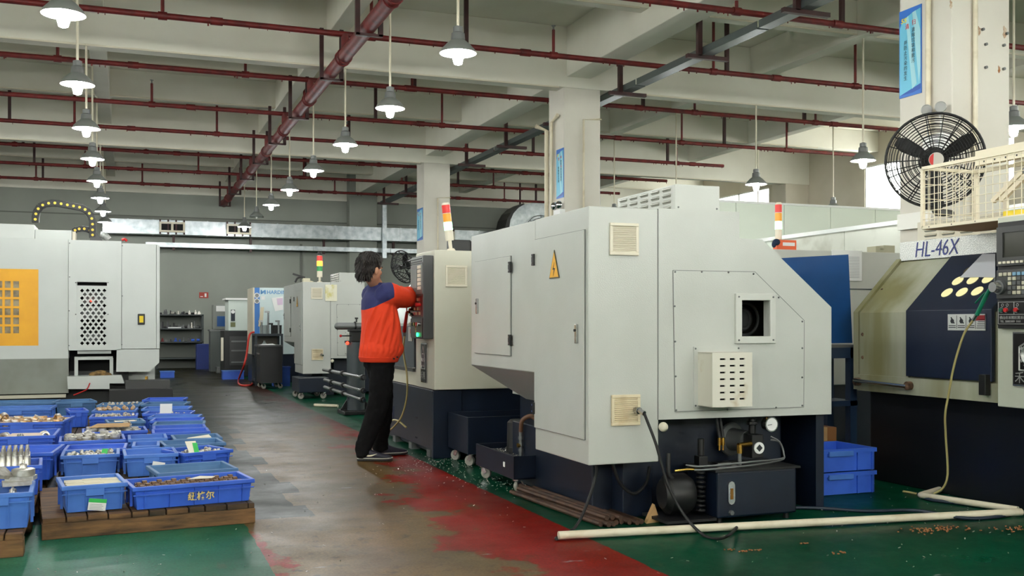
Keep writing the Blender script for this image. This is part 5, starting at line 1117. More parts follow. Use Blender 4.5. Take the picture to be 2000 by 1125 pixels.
# ---- posters on the columns
def poster(X, y0, y1, z0, z1, label, lines):
    t = thing('poster', (X, (y0 + y1) / 2, z0), label, 'poster'); h = z1 - z0; w = y1 - y0
    MB().box(X - .006, X, y0, y1, z0, z1).build('board', M('poster_blue', (54, 116, 206), .35), t)
    at_ = lambda u, v, d: V((X - .0062 - d * .0006, y1 - u * w, z0 + v * h))
    lay = lambda poly, d, m, n: MB().prism([at_(u, v, d) for u, v in poly], (-.0005, 0, 0)).build(n, m, t)
    cur = [(.03, .02), (.3, .045), (.7, .075), (.97, .115), (.97, .985)] + [(.97 - .1 * i, .985 - .0019 * i * i * 1.1) for i in range(1, 10)]
    lay([(.03, .03), (.4, .05), (.97, .11), (.97, .96), (.6, .94), (.3, .90), (.12, .86), (.03, .80)], 1, M('poster_sky', (112, 196, 226), .35), 'sky_field')
    lay([(.30, .90), (.42, .92), (.80, .12), (.60, .07)], 2, M('poster_beam', (168, 220, 232), .35), 'light_beam')
    lay([(.60, .94), (.75, .95), (.97, .70), (.97, .30), (.90, .11)], 2, MATS['poster_beam'], 'light_beam')
    lay([(.03, .03), (.97, .11), (.97, .05), (.6, .03)], 2, M('poster_deep', (30, 84, 176), .35), 'wave_band')
    dk_ = M('poster_ink', (30, 40, 60), .5); rd = M('poster_red', (216, 44, 56), .5); ye = M('poster_yellow', (244, 226, 60), .5)
    text('5S', t, ye, h * .072, at_(.08, .855, 4), (0, -1, 0), (0, 0, 1), 'lettering', .0004, .15, 1.3, bold=.001)
    s_ = h * .066
    for u, v, ch2, m, k in lines(rd, dk_): text(ch2, t, m, s_ * k, at_(u, v, 5), (0, -1, 0), (0, 0, 1), 'lettering', .0004)
    return t
def big(rd, dk_):
    out = [(.28, .775, '清', rd, 1.0), (.58, .80, '扫', rd, 1.0)]
    out += [(.57, .72 - i * .058, c, dk_, .85) for i, c in enumerate('清除垃圾和脏污')]
    out += [(.22, .60 - i * .058, c, dk_, .85) for i, c in enumerate('并防止污染的发生')]
    return out
ya, yb = aX(1800, 100, 6.085).y, aX(1757, 100, 6.085).y
poster(6.088, ya, yb, aX(1800, 181, 6.085).z, aX(1800, 7, 6.085).z, 'tall light-blue poster with yellow heading and red and black characters, on the fan column', big)
def big2(rd, dk_):
    out = [(.28, .775, '整', rd, 1.0), (.58, .80, '顿', rd, 1.0)]
    out += [(.60, .72 - i * .054, c, dk_ if i != 2 else rd, .85) for i, c in enumerate('把要用的东西放好')]
    out += [(.26, .60 - i * .054, c, dk_, .85) for i, c in enumerate('明确标示方便')]
    return out
ya, yb = aX(1101, 340, 6.085).y, aX(1087, 340, 6.085).y
poster(6.088, ya, yb, aX(1101, 385, 6.085).z, aX(1101, 288, 6.085).z, 'narrow light-blue poster on the middle column', big2)
ya, yb = aX(826, 450, 6.085).y, aX(814, 450, 6.085).y
poster(6.088, 21.55, 22.0, aX(818, 470, 6.085).z, aX(818, 408, 6.085).z, 'small distant blue poster on the far column by the duct', big2)
tag(MB().box(6.69, 6.72, 13.95, 14.4, aX(1172, 400, 6.7).z, aX(1172, 319, 6.7).z).build('poster', MATS['poster_deep']), 'dark blue poster seen edge-on on the far side of the middle column', 'poster')
el2 = thing('emergency_light', (6.03, 13.95, 3.0), 'twin-headed emergency light on the middle column just above the lathe roof', 'emergency light')
p = aX(1087, 404, 6.0); MB().box(6.0, 6.09, p.y - .12, p.y + .12, p.z - .18, p.z - .04).build('housing', paperw, el2, bev=.008)
for k in (-.09, .09): MB().ell((6.0, p.y + k, p.z + .02), (.05, .06, .06), 12, 8).build('lamp_head', chrome, el2, smooth=60)
# ---- wire cage on the lettered lathe
cg = thing('wire_cage', (5.33, 4.9, 1.8), 'cream wire cage with slotted frame on top of the lettered lathe', 'cage')
X0, X1, Y0, Y1, Z0, Z1 = 5.10, 5.57, 3.9, 5.52, 1.805, 2.21
fm = M('cage_cream', (226, 216, 190), .45)
for (a, b) in (((X0, Y0, Z0), (X0, Y1, Z0)), ((X0, Y0, Z1), (X0, Y1, Z1)), ((X0, Y1, Z0), (X0, Y1, Z1)), ((X1, Y1, Z0), (X1, Y1, Z1)), ((X0, Y1, Z1), (X1, Y1, Z1)), ((X0, Y1, Z0), (X1, Y1, Z0)), ((X1, Y0, Z1), (X1, Y1, Z1)), ((X1, Y0, Z0), (X1, Y1, Z0))):
    MB().bar(a, b, .022, .022).build('frame_bar', fm, cg)
wr = MB(); y = Y1 - .055
while y > Y0: wr.cyl((X0 - .004, y, Z0), (X0 - .004, y, Z1), .0028, n=5); y -= .055
z = Z0 + .055
while z < Z1: wr.cyl((X0 - .009, Y0, z), (X0 - .009, Y1, z), .0028, n=5); z += .055
x = X0 + .06
while x < X1: wr.cyl((x, Y1, Z0), (x, Y1, Z1), .0028, n=5); x += .075
z = Z0 + .1
while z < Z1: wr.cyl((X0, Y1 + .006, z), (X1, Y1 + .006, z), .0028, n=5); z += .1
wr.build('wire_mesh', fm, cg, kind='stuff')
MB().box(X0, X1, Y0, Y1, Z0 - .012, Z0).build('floor_plate', M('plywood', (170, 130, 86), .7), cg)
for k in (0, .07): MB().bar((X1 - .02, 5.35 - k, Z0 + .18), (X1 - .02, 4.95 - k, Z1 + .05), .03, .03).build('brace', fm, cg)
MB().bar((X1 - .01, 5.25, Z0), (X1 - .01, 5.25, Z0 + .3), .03, .02).build('slotted_post', plast_white, cg)
for i in range(5): MB().cyl((X0 - .011, 5.45 - i * .2, Z0), (X0 - .013, 5.45 - i * .2, Z0), .004, n=8).build('rivet', ink, cg)
gr = thing('slotted_rail', (5.35, 4.6, 2.25), 'cream slotted rail with pulley running over the wire cage', 'rail')
for dz in (0, .06): MB().box(5.42, 5.47, 3.9, 5.38, 2.225 + dz, 2.265 + dz).build('rail', fm, gr)
for i in range(10): MB().cyl((5.419, 5.30 - i * .09, 2.245), (5.417, 5.30 - i * .09, 2.245), .006, n=8).build('slot', ink, gr)
MB().box(5.44, 5.54, 4.7, 4.95, 2.12, 2.2).cyl((5.43, 4.98, 2.14), (5.47, 4.98, 2.14), .025, n=12).build('carriage', castiron, gr, bev=.008)
yb_ = tag(MB().box(5.12, 5.24, 4.72, 4.86, 1.806, 1.85).build('yellow_box', M('box_yellow', (240, 214, 60), .6), bev=.004), 'small yellow box at the foot of the wire cage', 'box')
# blue crates stacked beside the big lathe
for i in range(2):
    t = thing('crate', (4.40, 5.58, 0), ['lower blue crate of the pair on the floor beside the big lathe', 'upper blue crate of the pair beside the big lathe'][i], 'crate')
    z = i * .155; x0, x1, y0, y1 = 4.12, 4.78, 5.60, 6.02
    MB().box(x0 + .02, x1 - .02, y0 + .02, y1 - .02, z + .004, z + .014).box(x0 + .015, x1 - .015, y0 + .012, y0 + .02, z + .004, z + .15).box(x0 + .015, x1 - .015, y1 - .02, y1 - .012, z + .004, z + .15).box(x0 + .012, x0 + .02, y0 + .012, y1 - .012, z + .004, z + .15).box(x1 - .02, x1 - .012, y0 + .012, y1 - .012, z + .004, z + .15).build('body', blue, t)
    MB().prism([(x0, y0, z + .125), (x1, y0, z + .125), (x1, y1, z + .125), (x0, y1, z + .125)], (0, 0, .027), [[(x0 + .018, y0 + .018, z + .125), (x1 - .018, y0 + .018, z + .125), (x1 - .018, y1 - .018, z + .125), (x0 + .018, y1 - .018, z + .125)]]).build('rim', blue, t)
    MB().box(4.38, 4.58, y0 - .012, y0 + .012, z + .105, z + .14).build('handle', blue2, t, bev=.004)
    for x in (4.14, 4.34, 4.62, 4.74): MB().box(x, x + .01, y0, y0 + .014, z + .005, z + .125).build('rib', blue, t)

# bolts and rust marks on the column face
cz = [o for o in bpy.data.objects if o.name.startswith('column')][0]
ORG[cz.name] = V((0, 0, 0))
rs = M('rust_mark', (150, 96, 52), .8, 0, (206, 190, 168), 18, .4, .62)
for px, py, r_ in ((1912, 60, .022), (1962, 62, .03), (1951, 135, .018), (1857, 8, .02)):
    p = aY(px, py, 6.28); MB().prism([p + V((r_ * (.6 + .3 * math.sin(i * 2.3)) * math.cos(i * PI / 5), 0, r_ * (1.6 + .4 * math.cos(i * 1.7)) * math.sin(i * PI / 5))) for i in range(10)], (0, -.002, 0)).build('rust_mark', rs, cz)
for px, py in ((1924, 87), (1959, 89), (1924, 132), (1959, 135), (1918, 58), (1965, 66)):
    p = aY(px, py, 6.28); MB().cyl(p, p + V((0, -.02, 0)), .012, n=8).build('anchor_bolt', castiron, cz)
# ================================================================== PALLETS AND BLUE CRATES
DECK = .118
def pallet(x, y, w, d, rz, label):
    t = thing('pallet', (x, y, 0), label, 'pallet', rz=rz, local=True); rr = random.Random(int(x * 100 + y * 10))
    for yy in (0, d / 2 - .05, d - .1): MB().box(0, w, yy, yy + .1, 0, .085).build('stringer', wood, t, bev=.004)
    u = 0
    while u < w - .03:
        k = min(rr.choice([.075, .09, .105, .12]), w - u); MB().box(u + .003, u + k - .004, rr.uniform(-.006, .006), d + rr.uniform(-.01, .01), .085, .116 + rr.uniform(-.004, .002)).build('deck_board', wood_dark if rr.random() < .6 else wood, t, bev=.003); u += k
    return t
pallet(-.415, 5.93, 1.12, 1.12, .085, 'worn wooden pallet under the long lettered crate')
pallet(-.42, 7.15, 1.12, 1.35, .03, 'wooden pallet under the crates of turned collars')
pallet(-.42, 8.60, 1.12, 1.35, .02, 'wooden pallet under the middle rows of blue crates')
pallet(-.55, 10.05, 1.25, 2.75, .0, 'wooden pallet under the farthest blue crates')
pallet(-1.62, 5.53, 1.15, 1.35, .02, 'wooden pallet at the edge under the crate of flanges')
pallet(-1.66, 7.0, 1.15, 1.5, .0, 'wooden pallet under the crate of bearing rings')
pallet(-1.85, 8.6, 1.25, 3.2, .0, 'wooden pallet under the far edge rows of crates')
CR = {}
def crate(key, fl_, fr_, zt, d, m, label, fill=None, ribs=4, tab=True):
    a, b = aZ(fl_[0], fl_[1], zt), aZ(fr_[0], fr_[1], zt); w = (b - a).length; h = zt - DECK
    rz = math.atan2(b.y - a.y, b.x - a.x)
    t = thing('crate', (a.x, a.y, DECK), label, 'crate', 'blue crates on the pallets', rz=rz, local=True)
    q = .016; k = .006          # walls set in under the rim
    def sec(z, s_): return [(q + s_, q + s_, z), (w - q - s_, q + s_, z), (w - q - s_, d - q - s_, z), (q + s_, d - q - s_, z)]
    o0, o1, i1, i0 = sec(.0, .012), sec(h - .02, 0), sec(h - .02, k), sec(.006, .012 + k)
    vs = o0 + o1 + i1 + i0; fs = [(3, 2, 1, 0)]
    for lo, hi in ((0, 4), (4, 8), (8, 12)):
        for j in range(4): fs.append((lo + j, lo + (j + 1) % 4, hi + (j + 1) % 4, hi + j))
    fs.append((12, 13, 14, 15))
    MB().add(vs, fs).build('body', m, t, bev=.004)
    MB().prism([(0, 0, h - .024), (w, 0, h - .024), (w, d, h - .024), (0, d, h - .024)], (0, 0, .024), [[(q + k, q + k, h - .024), (w - q - k, q + k, h - .024), (w - q - k, d - q - k, h - .024), (q + k, d - q - k, h - .024)]]).build('rim', m, t, bev=.004)
    MB().box(.004, w - .004, .004, q, h - .050, h - .044).build('lip', m, t)
    for i in range(ribs):
        x = w * (.10 + .80 * i / (ribs - 1)); MB().prism([(x - .003, .016, .004), (x - .003, .004, h - .024), (x - .003, .026, h - .024), (x - .003, .034, .004)], (.006, 0, 0)).build('rib', m, t)
    if tab: MB().box(w * .36, w * .64, .001, q, h - .062, h - .02).build('handle', m, t, bev=.003)
    for s_, x in ((-1, .002), (1, w - q)):
        for yy in (.3, .7): MB().box(x, x + q - .002, d * yy - .003, d * yy + .003, .01, h - .024).build('rib', m, t)
    if fill: MB().box(q + .02, w - q - .02, q + .02, d - q - .02, .01, fill).build('layer_pad', card, t)
    CR[key] = (t, Matrix.Translation((a.x, a.y, DECK)) @ Matrix.Rotation(rz, 4, 'Z'), w, d, h)
    return t
S1 = .267
crate('A', (259, 953), (498, 935), .247, .36, blue, 'long blue crate with gold characters on its front, packed with rusty blocks', .070, 5, False)
crate('B', (120, 951), (250, 942), S1, .40, blue2, 'blue crate with green-topped label, holding small pale boxes', .105)
crate('C', (307, 925), (466, 914), .237, .40, blue3, 'grey-blue crate with a few brown rings behind the lettered crate', .02, 4, False)
crate('D', (242, 890), (349, 885), S1, .40, blue2, 'empty blue crate with white note tucked at its side, second row')
crate('E', (117, 891), (234, 886), S1, .34, blue2, 'blue crate of small round nuts with a green tag, second row', .108)
crate('R1', (361, 886), (456, 877), S1, .36, blue, 'blue crate with paper and green tag leaning in it, aisle side', .095)
crate('R2', (321, 870), (442, 864), S1, .34, blue3, 'empty grey-blue crate behind the tagged crate, aisle side')
crate('R3', (340, 858), (435, 854), S1, .34, blue3, 'grey-blue crate with loose papers on top, aisle side', .08)
crate('R4', (297, 846), (411, 842), S1, .32, blue, 'empty bright blue crate, fourth row on the aisle side')
crate('R5', (298, 838), (404, 834.5), S1, .32, blue, 'bright blue crate with two small rings, fifth row on the aisle side', .05)
crate('R6', (297, 829.5), (400, 827), S1, .30, blue3, 'empty grey-blue crate, sixth row on the aisle side')
crate('R7', (292, 822), (395, 820), S1, .30, blue, 'empty blue crate, seventh row on the aisle side')
crate('R8', (288, 815), (388, 813.5), S1, .28, blue2, 'empty faded blue crate, eighth row on the aisle side')
crate('R9', (277, 808.5), (373, 807), S1, .36, blue, 'blue crate with upright paper note and small fittings, aisle side', .10)
crate('R10', (275, 799), (369, 797.5), S1, .36, blue2, 'faded blue crate, third from the far end of the aisle side')
crate('R11', (274, 790), (361, 789), S1, .40, blue3, 'grey-blue crate, second from the far end of the aisle side')
crate('R12', (277, 781), (358, 780), S1, .40, blue, 'blue crate at the far end of the aisle side')
crate('F', (122, 879.5), (246, 875), S1, .34, blue, 'large empty blue crate between the nuts and the collars')
crate('J1', (257, 872), (312, 870), S1, .32, blue2, 'narrow faded blue crate behind the empty one, middle row')
crate('J2', (250, 858), (328, 855), S1, .34, blue2, 'faded blue crate behind the narrow one, middle row')
crate('G', (114, 863), (246, 857.5), S1, .42, blue, 'blue crate heaped with large shiny steel collars', .120)
crate('H', (160, 845), (289, 840), S1, .36, blue, 'blue crate of steel collars covered by a cardboard sheet', .118)
crate('M4', (210, 825), (285, 822), S1, .32, blue3, 'grey-blue crate with paper on small fittings, middle row', .10)
crate('M5', (173, 815), (268, 812.5), S1, .36, blue, 'blue crate filled with small pale fittings, middle row', .12)
crate('M6', (178, 803), (266, 801), S1, .36, blue2, 'faded blue crate of bronze lumps, middle row', .122)
crate('M7', (188, 791.5), (273, 790), S1, .40, blue3, 'dim grey-blue crate of dark fittings near the far machine', .12)
crate('M9', (134, 803), (174, 801.5), .285, .40, blue, 'small blue crate left of the bronze lumps'); CR['M9'][0]['label'] = 'small empty blue crate next to the bronze lumps'
crate('M8', (108, 786), (190, 783), .285, .44, blue3, 'long dusty grey-blue crate at the far end by the white machine')
crate('N1', (-70, 969), (64.5, 961), .30, .42, blue2, 'blue crate of flanges and plates at the near edge pallet', .09)
crate('N2', (-70, 916), (83, 908), .30, .38, blue, 'blue crate of standing turned shafts on cardboard', .14)
crate('N3', (-40, 888.5), (104, 884), .30, .50, blue, 'blue crate behind the standing shafts')
crate('N4', (-40, 855), (108, 850), .30, .55, blue, 'blue crate with paper and a few bolts behind the shafts', .12)
crate('N5', (-40, 827), (123, 823.5), .30, .60, blue, 'large blue crate of bronze bearing rings', .135)
crate('N6', (-60, 800.5), (100, 797), .30, .44, blue2, 'faded blue crate with papers at the far edge', .1)
crate('N7', (-60, 788), (102, 785.5), .30, .44, blue3, 'grey-blue crate farthest along the edge row')
# writing on the crates
t, mx, w, d, h = CR['A']; ORG[t.name] = V((0, 0, 0))
text('纽格尔', t, M('gold_print', (226, 200, 120), .5), .050, (w * .44, .014, .035), (1, 0, 0), (0, 0, 1), 'gold_lettering', .0008, bold=.001)
def tagcard(key, u, v, w2, h2, rot, label, green=True):
    t, mx, w, d, h = CR[key]; c = V((w * u, -.004, h * v)); U = V((math.cos(rot), 0, math.sin(rot))); W_ = V((-math.sin(rot), 0, math.cos(rot)))
    P = lambda a, b, k=0: c + U * a + W_ * b + V((0, -.0012 * k, 0))
    o = MB().prism([P(-w2, -h2), P(w2, -h2), P(w2, h2), P(-w2, h2)], (0, .002, 0)).build('label_card', paperw, t)
    if green: MB().prism([P(-w2, h2 * .35, 1), P(w2, h2 * .35, 1), P(w2, h2, 1), P(-w2, h2, 1)], (0, .001, 0)).build('green_heading', green_tag, o)
    for i in range(4): MB().prism([P(-w2 * .8, -h2 * .8 + i * h2 * .26, 1), P(w2 * (.7 - .15 * (i % 2)), -h2 * .8 + i * h2 * .26, 1), P(w2 * (.7 - .15 * (i % 2)), -h2 * .74 + i * h2 * .26, 1), P(-w2 * .8, -h2 * .74 + i * h2 * .26, 1)], (0, .001, 0)).build('print_line', M('print_grey', (150, 150, 158), .7), o)
tagcard('B', .53, .26, .046, .032, -.14, '')
tagcard('D', .62, .42, .04, .034, -.2, '', False)
# ---- contents: every piece a thing of its own, alike pieces share their mesh
PIECE = {}
def piece(kind):
    if kind in PIECE: return PIECE[kind]
    mb = MB(); sm = 40; m = steel
    if kind == 'collar': mb.lathe([(.020, 0), (.033, 0), (.036, .004), (.036, .018), (.032, .020), (.032, .034), (.029, .037), (.020, .037)], n=20, closed=True)
    elif kind == 'small_collar': mb.lathe([(.014, 0), (.026, 0), (.026, .026), (.014, .026)], n=16, closed=True)
    elif kind == 'nut': mb.lathe([(.006, 0), (.0135, 0), (.014, .004), (.014, .018), (.012, .022), (.006, .022)], n=12, closed=True)
    elif kind == 'fitting': mb.lathe([(.004, 0), (.012, 0), (.012, .012), (.008, .014), (.008, .026), (.004, .026)], n=10, closed=True)
    elif kind == 'shaft': mb.lathe([(0, 0), (.019, 0), (.019, .055), (.0175, .058), (.0175, .09), (.0125, .095), (.0125, .118), (.009, .12), (.009, .135), (0, .136)], n=16)
    elif kind == 'block': mb.box(-.020, .020, -.018, .018, 0, .026).box(-.012, .012, -.018, .018, .026, .040); sm = None; m = rust
    elif kind == 'bearing_ring': mb.lathe([(.028, 0), (.041, 0), (.042, .005), (.042, .032), (.041, .036), (.028, .036)], n=20, closed=True); m = bronze
    elif kind == 'brown_ring': mb.lathe([(.016, 0), (.026, 0), (.026, .012), (.022, .014), (.026, .016), (.026, .028), (.016, .028)], n=16, closed=True); m = rust
    elif kind == 'bronze_lump': mb.ell((0, 0, .016), (.022, .018, .018), 9, 6).cyl((0, 0, .02), (0, 0, .04), .010, n=8); m = bronze; sm = 50
    elif kind == 'flange': mb.lathe([(0, 0), (.058, 0), (.058, .032), (.050, .036), (.022, .036), (.018, .042), (.018, .060), (.008, .064), (.006, .082), (0, .084)], n=24)
    elif kind == 'plate': mb.box(-.07, .07, -.045, .045, 0, .022); sm = None
    elif kind == 'pale_box': mb.box(-.052, .052, -.022, .022, 0, .030); sm = None; m = M('box_card', (232, 222, 196), .7)
    PIECE[kind] = (mb.mesh(kind, m, smooth=sm), m); return PIECE[kind]
def put(kind, key, x, y, z, label, group, cat, rot=0, tilt=None):
    me, _ = piece(kind); o = bpy.data.objects.new(kind, me); col.objects.link(o)
    mx = CR[key][1] @ Matrix.Translation((x, y, z)) @ Matrix.Rotation(rot, 4, 'Z')
    if tilt: mx = mx @ Matrix.Rotation(tilt[0], 4, 'X') @ Matrix.Rotation(tilt[1], 4, 'Y')
    o.matrix_world = mx; tag(o, label, cat, group); return o
def heap(kind, key, n, fill, label, group, cat, u=(.08, .92), v=(.1, .9), spread=.02, tumble=.6, seed=1, r=.02):
    w, d = CR[key][2], CR[key][3]; rr = random.Random(seed); pts = []
    k = 0
    while len(pts) < n and k < 4000:
        k += 1; x, y = w * rr.uniform(*u), d * rr.uniform(*v)
        if .045 < x < w - .045 and .045 < y < d - .045 and all((x - a) ** 2 + (y - b) ** 2 > (r * 2 * .95) ** 2 for a, b in pts): pts.append((x, y))
    for x, y in pts:
        up = rr.random() > tumble
        put(kind, key, x, y, fill + rr.uniform(0, spread) + (0 if up else r * .9), label, group, cat, rr.uniform(0, 6.3), None if up else (rr.uniform(.9, 1.6), rr.uniform(-.3, .3)))
w, d = CR['A'][2], CR['A'][3]
nx, ny = 14, 5
for j in range(ny):
    for i in range(nx): put('block', 'A', .05 + (w - .10) * (i + .5) / nx, .045 + (d - .09) * (j + .5) / ny + .004 * (i % 2), .071 + .010 * ((i + j) % 2), 'rust-brown stepped steel block packed in the long lettered crate', 'rusty blocks in the lettered crate', 'steel block')
for i in range(3):
    for j in range(6): put('pale_box', 'B', .085 + .095 * i + .004 * (j % 2), .075 + .047 * j, .106 + (.0 if (i + j) % 3 else .002), 'small pale carton lying in the crate with the green-topped label', 'pale cartons in the labelled crate', 'carton', .03 * ((i * j) % 3 - 1))
heap('brown_ring', 'C', 9, .021, 'brown grooved ring lying in the grey-blue crate', 'brown rings in the grey-blue crate', 'ring', (.1, .9), (.12, .45), .004, .2, 4, .028)
heap('nut', 'E', 60, .110, 'small dull steel nut in the crate with the green tag', 'steel nuts in the second row', 'nut', (.08, .92), (.12, .85), .014, .55, 5, .015)
heap('nut', 'R1', 40, .097, 'small shiny steel nut in the crate with the leaning tag', 'steel nuts in the aisle side crate', 'nut', (.3, .92), (.15, .85), .022, .6, 6, .014)
heap('fitting', 'R5', 5, .052, 'small ring in the bright blue crate on the aisle side', 'rings in the fifth aisle crate', 'ring', (.1, .6), (.5, .9), .004, .5, 7, .02)
heap('collar', 'G', 30, .122, 'large shiny steel collar in the heaped crate', 'steel collars in the heaped crate', 'steel collar', (.08, .95), (.12, .9), .03, .12, 8, .032)
heap('collar', 'H', 16, .120, 'shiny steel collar beside the cardboard sheet', 'steel collars by the cardboard', 'steel collar', (.12, .92), (.14, .88), .02, .15, 9, .034)
heap('fitting', 'M4', 8, .102, 'small pale fitting under the paper in the middle row', 'fittings under the paper', 'fitting', (.1, .9), (.15, .8), .01, .6, 10, .018)
heap('fitting', 'M5', 34, .122, 'small pale fitting in the full middle-row crate', 'fittings in the full crate', 'fitting', (.1, .9), (.15, .85), .016, .6, 11, .015)
heap('bronze_lump', 'M6', 22, .124, 'small bronze casting in the faded blue crate', 'bronze castings', 'casting', (.1, .9), (.15, .85), .02, .4, 12, .022)
heap('fitting', 'M7', 18, .122, 'dark small fitting in the dim far crate', 'fittings in the dim far crate', 'fitting', (.1, .9), (.15, .85), .016, .6, 13, .017)
heap('fitting', 'R9', 12, .102, 'small fitting beside the upright note', 'fittings beside the note', 'fitting', (.1, .9), (.2, .8), .02, .5, 14, .02)
heap('bearing_ring', 'N5', 30, .137, 'bronze and steel bearing ring in the large crate', 'bearing rings in the large crate', 'bearing ring', (.2, .95), (.08, .75), .03, .05, 15, .036)
heap('collar', 'N4', 9, .122, 'steel bolt collar by the paper in the edge crate', 'collars in the edge crate', 'steel collar', (.25, .95), (.2, .6), .01, .5, 16, .03)
w, d = CR['N2'][2], CR['N2'][3]
for i in range(9):
    for j in range(5):
        if i < 2: continue
        put('shaft', 'N2', .05 + (w - .12) * (i + .5) / 9, .07 + (d - .14) * (j + .5) / 5 + .006 * (i % 2), .142, 'polished stepped shaft standing on cardboard in the edge crate', 'standing polished shafts', 'shaft')
for k, (x, y, z, kd, r_, tl) in enumerate(((.215, .09, .092, 'flange', 0, None), (.20, .215, .092, 'flange', 0, None), (.09, .10, .092, 'flange', 0, None), (.08, .22, .092, 'flange', 0, None), (.20, .34, .092, 'flange', .3, None))):
    put(kd, 'N1', x, y, z, 'round steel flange with centre pin in the near edge crate', 'flanges in the near edge crate', 'flange', r_, tl)
for k, (x, y, z, r_, tl, lab) in enumerate(((.22, .31, .178, .1, None, 'lowest bare steel plate stacked across the near edge crate'), (.24, .33, .201, -.2, None, 'middle bare steel plate stacked across the near edge crate'), (.13, .30, .24, .7, (.5, .2), 'tilted bare steel plate on top in the near edge crate'))):
    put('plate', 'N1', x, y, z, lab, 'plates in the near edge crate', 'steel plate', r_, tl)
put('flange', 'N1', .25, .34, .224, 'short thick flange resting on the plates in the near edge crate', 'flanges in the near edge crate', 'flange')
# loose papers and card
def sheet(key, pts, m, label, cat='paper', th=.003):
    mx = CR[key][1]; P = [mx @ V(p) for p in pts]; n = (P[1] - P[0]).cross(P[2] - P[0]).normalized()
    n = -n if n.z < 0 else n
    return tag(MB().prism(P, n * th).build('paper_sheet' if cat == 'paper' else 'cardboard_sheet', m), label, cat)
wA, dA, hA = CR['A'][2:]
sheet('A', [(wA * .5, .20, .124), (wA * .70, .19, .122), (wA * .74, .23, .124), (wA * .62, .26, .128)], paper, 'curled cream paper on the rusty blocks')
wH, dH, hH = CR['H'][2:]
sheet('H', [(.05, .06, .178), (wH * .72, .05, .178), (wH * .74, .22, .192), (.12, .24, .192)], card, 'stained cardboard sheet lying over the collars', 'cardboard', .004)
w, d, h = CR['R1'][2:]; sheet('R1', [(.07, .06, .12), (.13, .05, .12), (.19, .22, .20), (.12, .24, .20)], paper, 'leaning paper tag with green print in the aisle side crate')
sheet('R1', [(.10, .052, .1235), (.135, .047, .1235), (.185, .19, .190), (.155, .20, .191)], green_tag, 'green strip across the leaning tag', 'paper', .002)
w, d, h = CR['E'][2:]; sheet('E', [(w * .68, .10, .135), (w * .78, .08, .14), (w * .80, .16, .165), (w * .70, .18, .165)], green_tag, 'bright green tag among the small nuts')
w, d, h = CR['R3'][2:]; sheet('R3', [(.05, .05, .12), (w - .06, .05, .122), (w - .08, .22, .15), (.12, .18, .135)], paper, 'loose cream papers lying in the grey-blue crate')
w, d, h = CR['M4'][2:]; sheet('M4', [(.07, .08, .135), (w - .08, .08, .138), (w - .08, .20, .142), (.08, .20, .14)], paper, 'cream paper over the fittings in the middle row')
w, d, h = CR['R9'][2:]; sheet('R9', [(w * .33, .10, .10), (w * .58, .10, .10), (w * .58, .13, .235), (w * .33, .13, .235)], paperw, 'white note standing upright in the far aisle crate')
w, d, h = CR['N4'][2:]; sheet('N4', [(w * .30, .10, .165), (w * .80, .09, .16), (w * .78, .28, .175), (w * .36, .30, .175)], M('pinkish_paper', (236, 214, 196), .8), 'pinkish paper on the collars in the edge crate')
w, d, h = CR['N5'][2:]; sheet('N5', [(w * .05, .40, .175), (w * .55, .38, .175), (w * .6, .5, .185), (w * .05, .52, .185)], paper, 'cream paper at the back of the bearing ring crate')
sheet('N5', [(w * .80, .12, .178), (w * .93, .11, .178), (w * .93, .4, .185), (w * .82, .4, .185)], card, 'brown card folded inside the bearing ring crate', 'cardboard', .004)
w, d, h = CR['N6'][2:]; sheet('N6', [(w * .3, .10, .15), (w * .7, .10, .152), (w * .7, .22, .155), (w * .3, .22, .155)], paperw, 'white papers in the far edge crate')
w, d, h = CR['N2'][2:]; sheet('N2', [(.03, .03, .150), (w - .03, .03, .150), (w - .03, .06, .150), (.03, .06, .150)], card, 'cardboard edge under the standing shafts', 'cardboard', .004)
# ================================================================== THE PERSON AT THE CONTROL PANEL
def D(px, py, z):
    a = (px - CX) * z / F; return V((SN * z + CS * a, CS * z - SN * a, EYE + (HY - py) * z / F))
foot_r, foot_l = V((1.955, 8.40, 0)), V((2.13, 8.70, 0))
base = V((2.03, 8.55, 0))
fd = V((math.cos(.10), math.sin(.10), 0)); ld = V((-math.sin(.10), math.cos(.10), 0))     # facing and left-hand directions of the torso
def ring(c, a, b, n=20, f=fd, l=ld, up=None):
    return [V(c) + f * a * math.cos(2 * PI * i / n) + l * b * math.sin(2 * PI * i / n) for i in range(n)]
def limb(mb, pts, rad, n=12, k=4):
    P = smooth_path(pts, k); m = len(P); secs = []; d = (P[1] - P[0]).normalized(); _, a, b = basis(d)
    for i, p in enumerate(P):
        t = (P[min(i + 1, m - 1)] - P[max(i - 1, 0)]).normalized(); a = (a - t * a.dot(t)).normalized(); b = t.cross(a)
        u = i / (m - 1) * (len(rad) - 1); j = min(int(u), len(rad) - 2); r = rad[j] + (rad[j + 1] - rad[j]) * (u - j)
        secs.append([p + (a * math.cos(2 * PI * q / n) + b * math.sin(2 * PI * q / n)) * r for q in range(n)])
    return mb.loft(secs)
def skinned(o, vox, it=8, disp=0, size=.1, name=''):
    r = o.modifiers.new('surface', 'REMESH'); r.mode = 'VOXEL'; r.voxel_size = vox; r.use_smooth_shade = True
    s_ = o.modifiers.new('smooth', 'SMOOTH'); s_.factor = .5; s_.iterations = it
    if disp:
        tx = bpy.data.textures.new('folds' + name, 'CLOUDS'); tx.noise_scale = size; tx.noise_depth = 2
        dm = o.modifiers.new('folds', 'DISPLACE'); dm.texture = tx; dm.strength = disp; dm.mid_level = .5
    return o
skin = M('skin', (196, 142, 112), .5, 0, (184, 126, 98), 12, .4, .7)
T = lambda z, o=0: base + fd * o + V((0, 0, z))
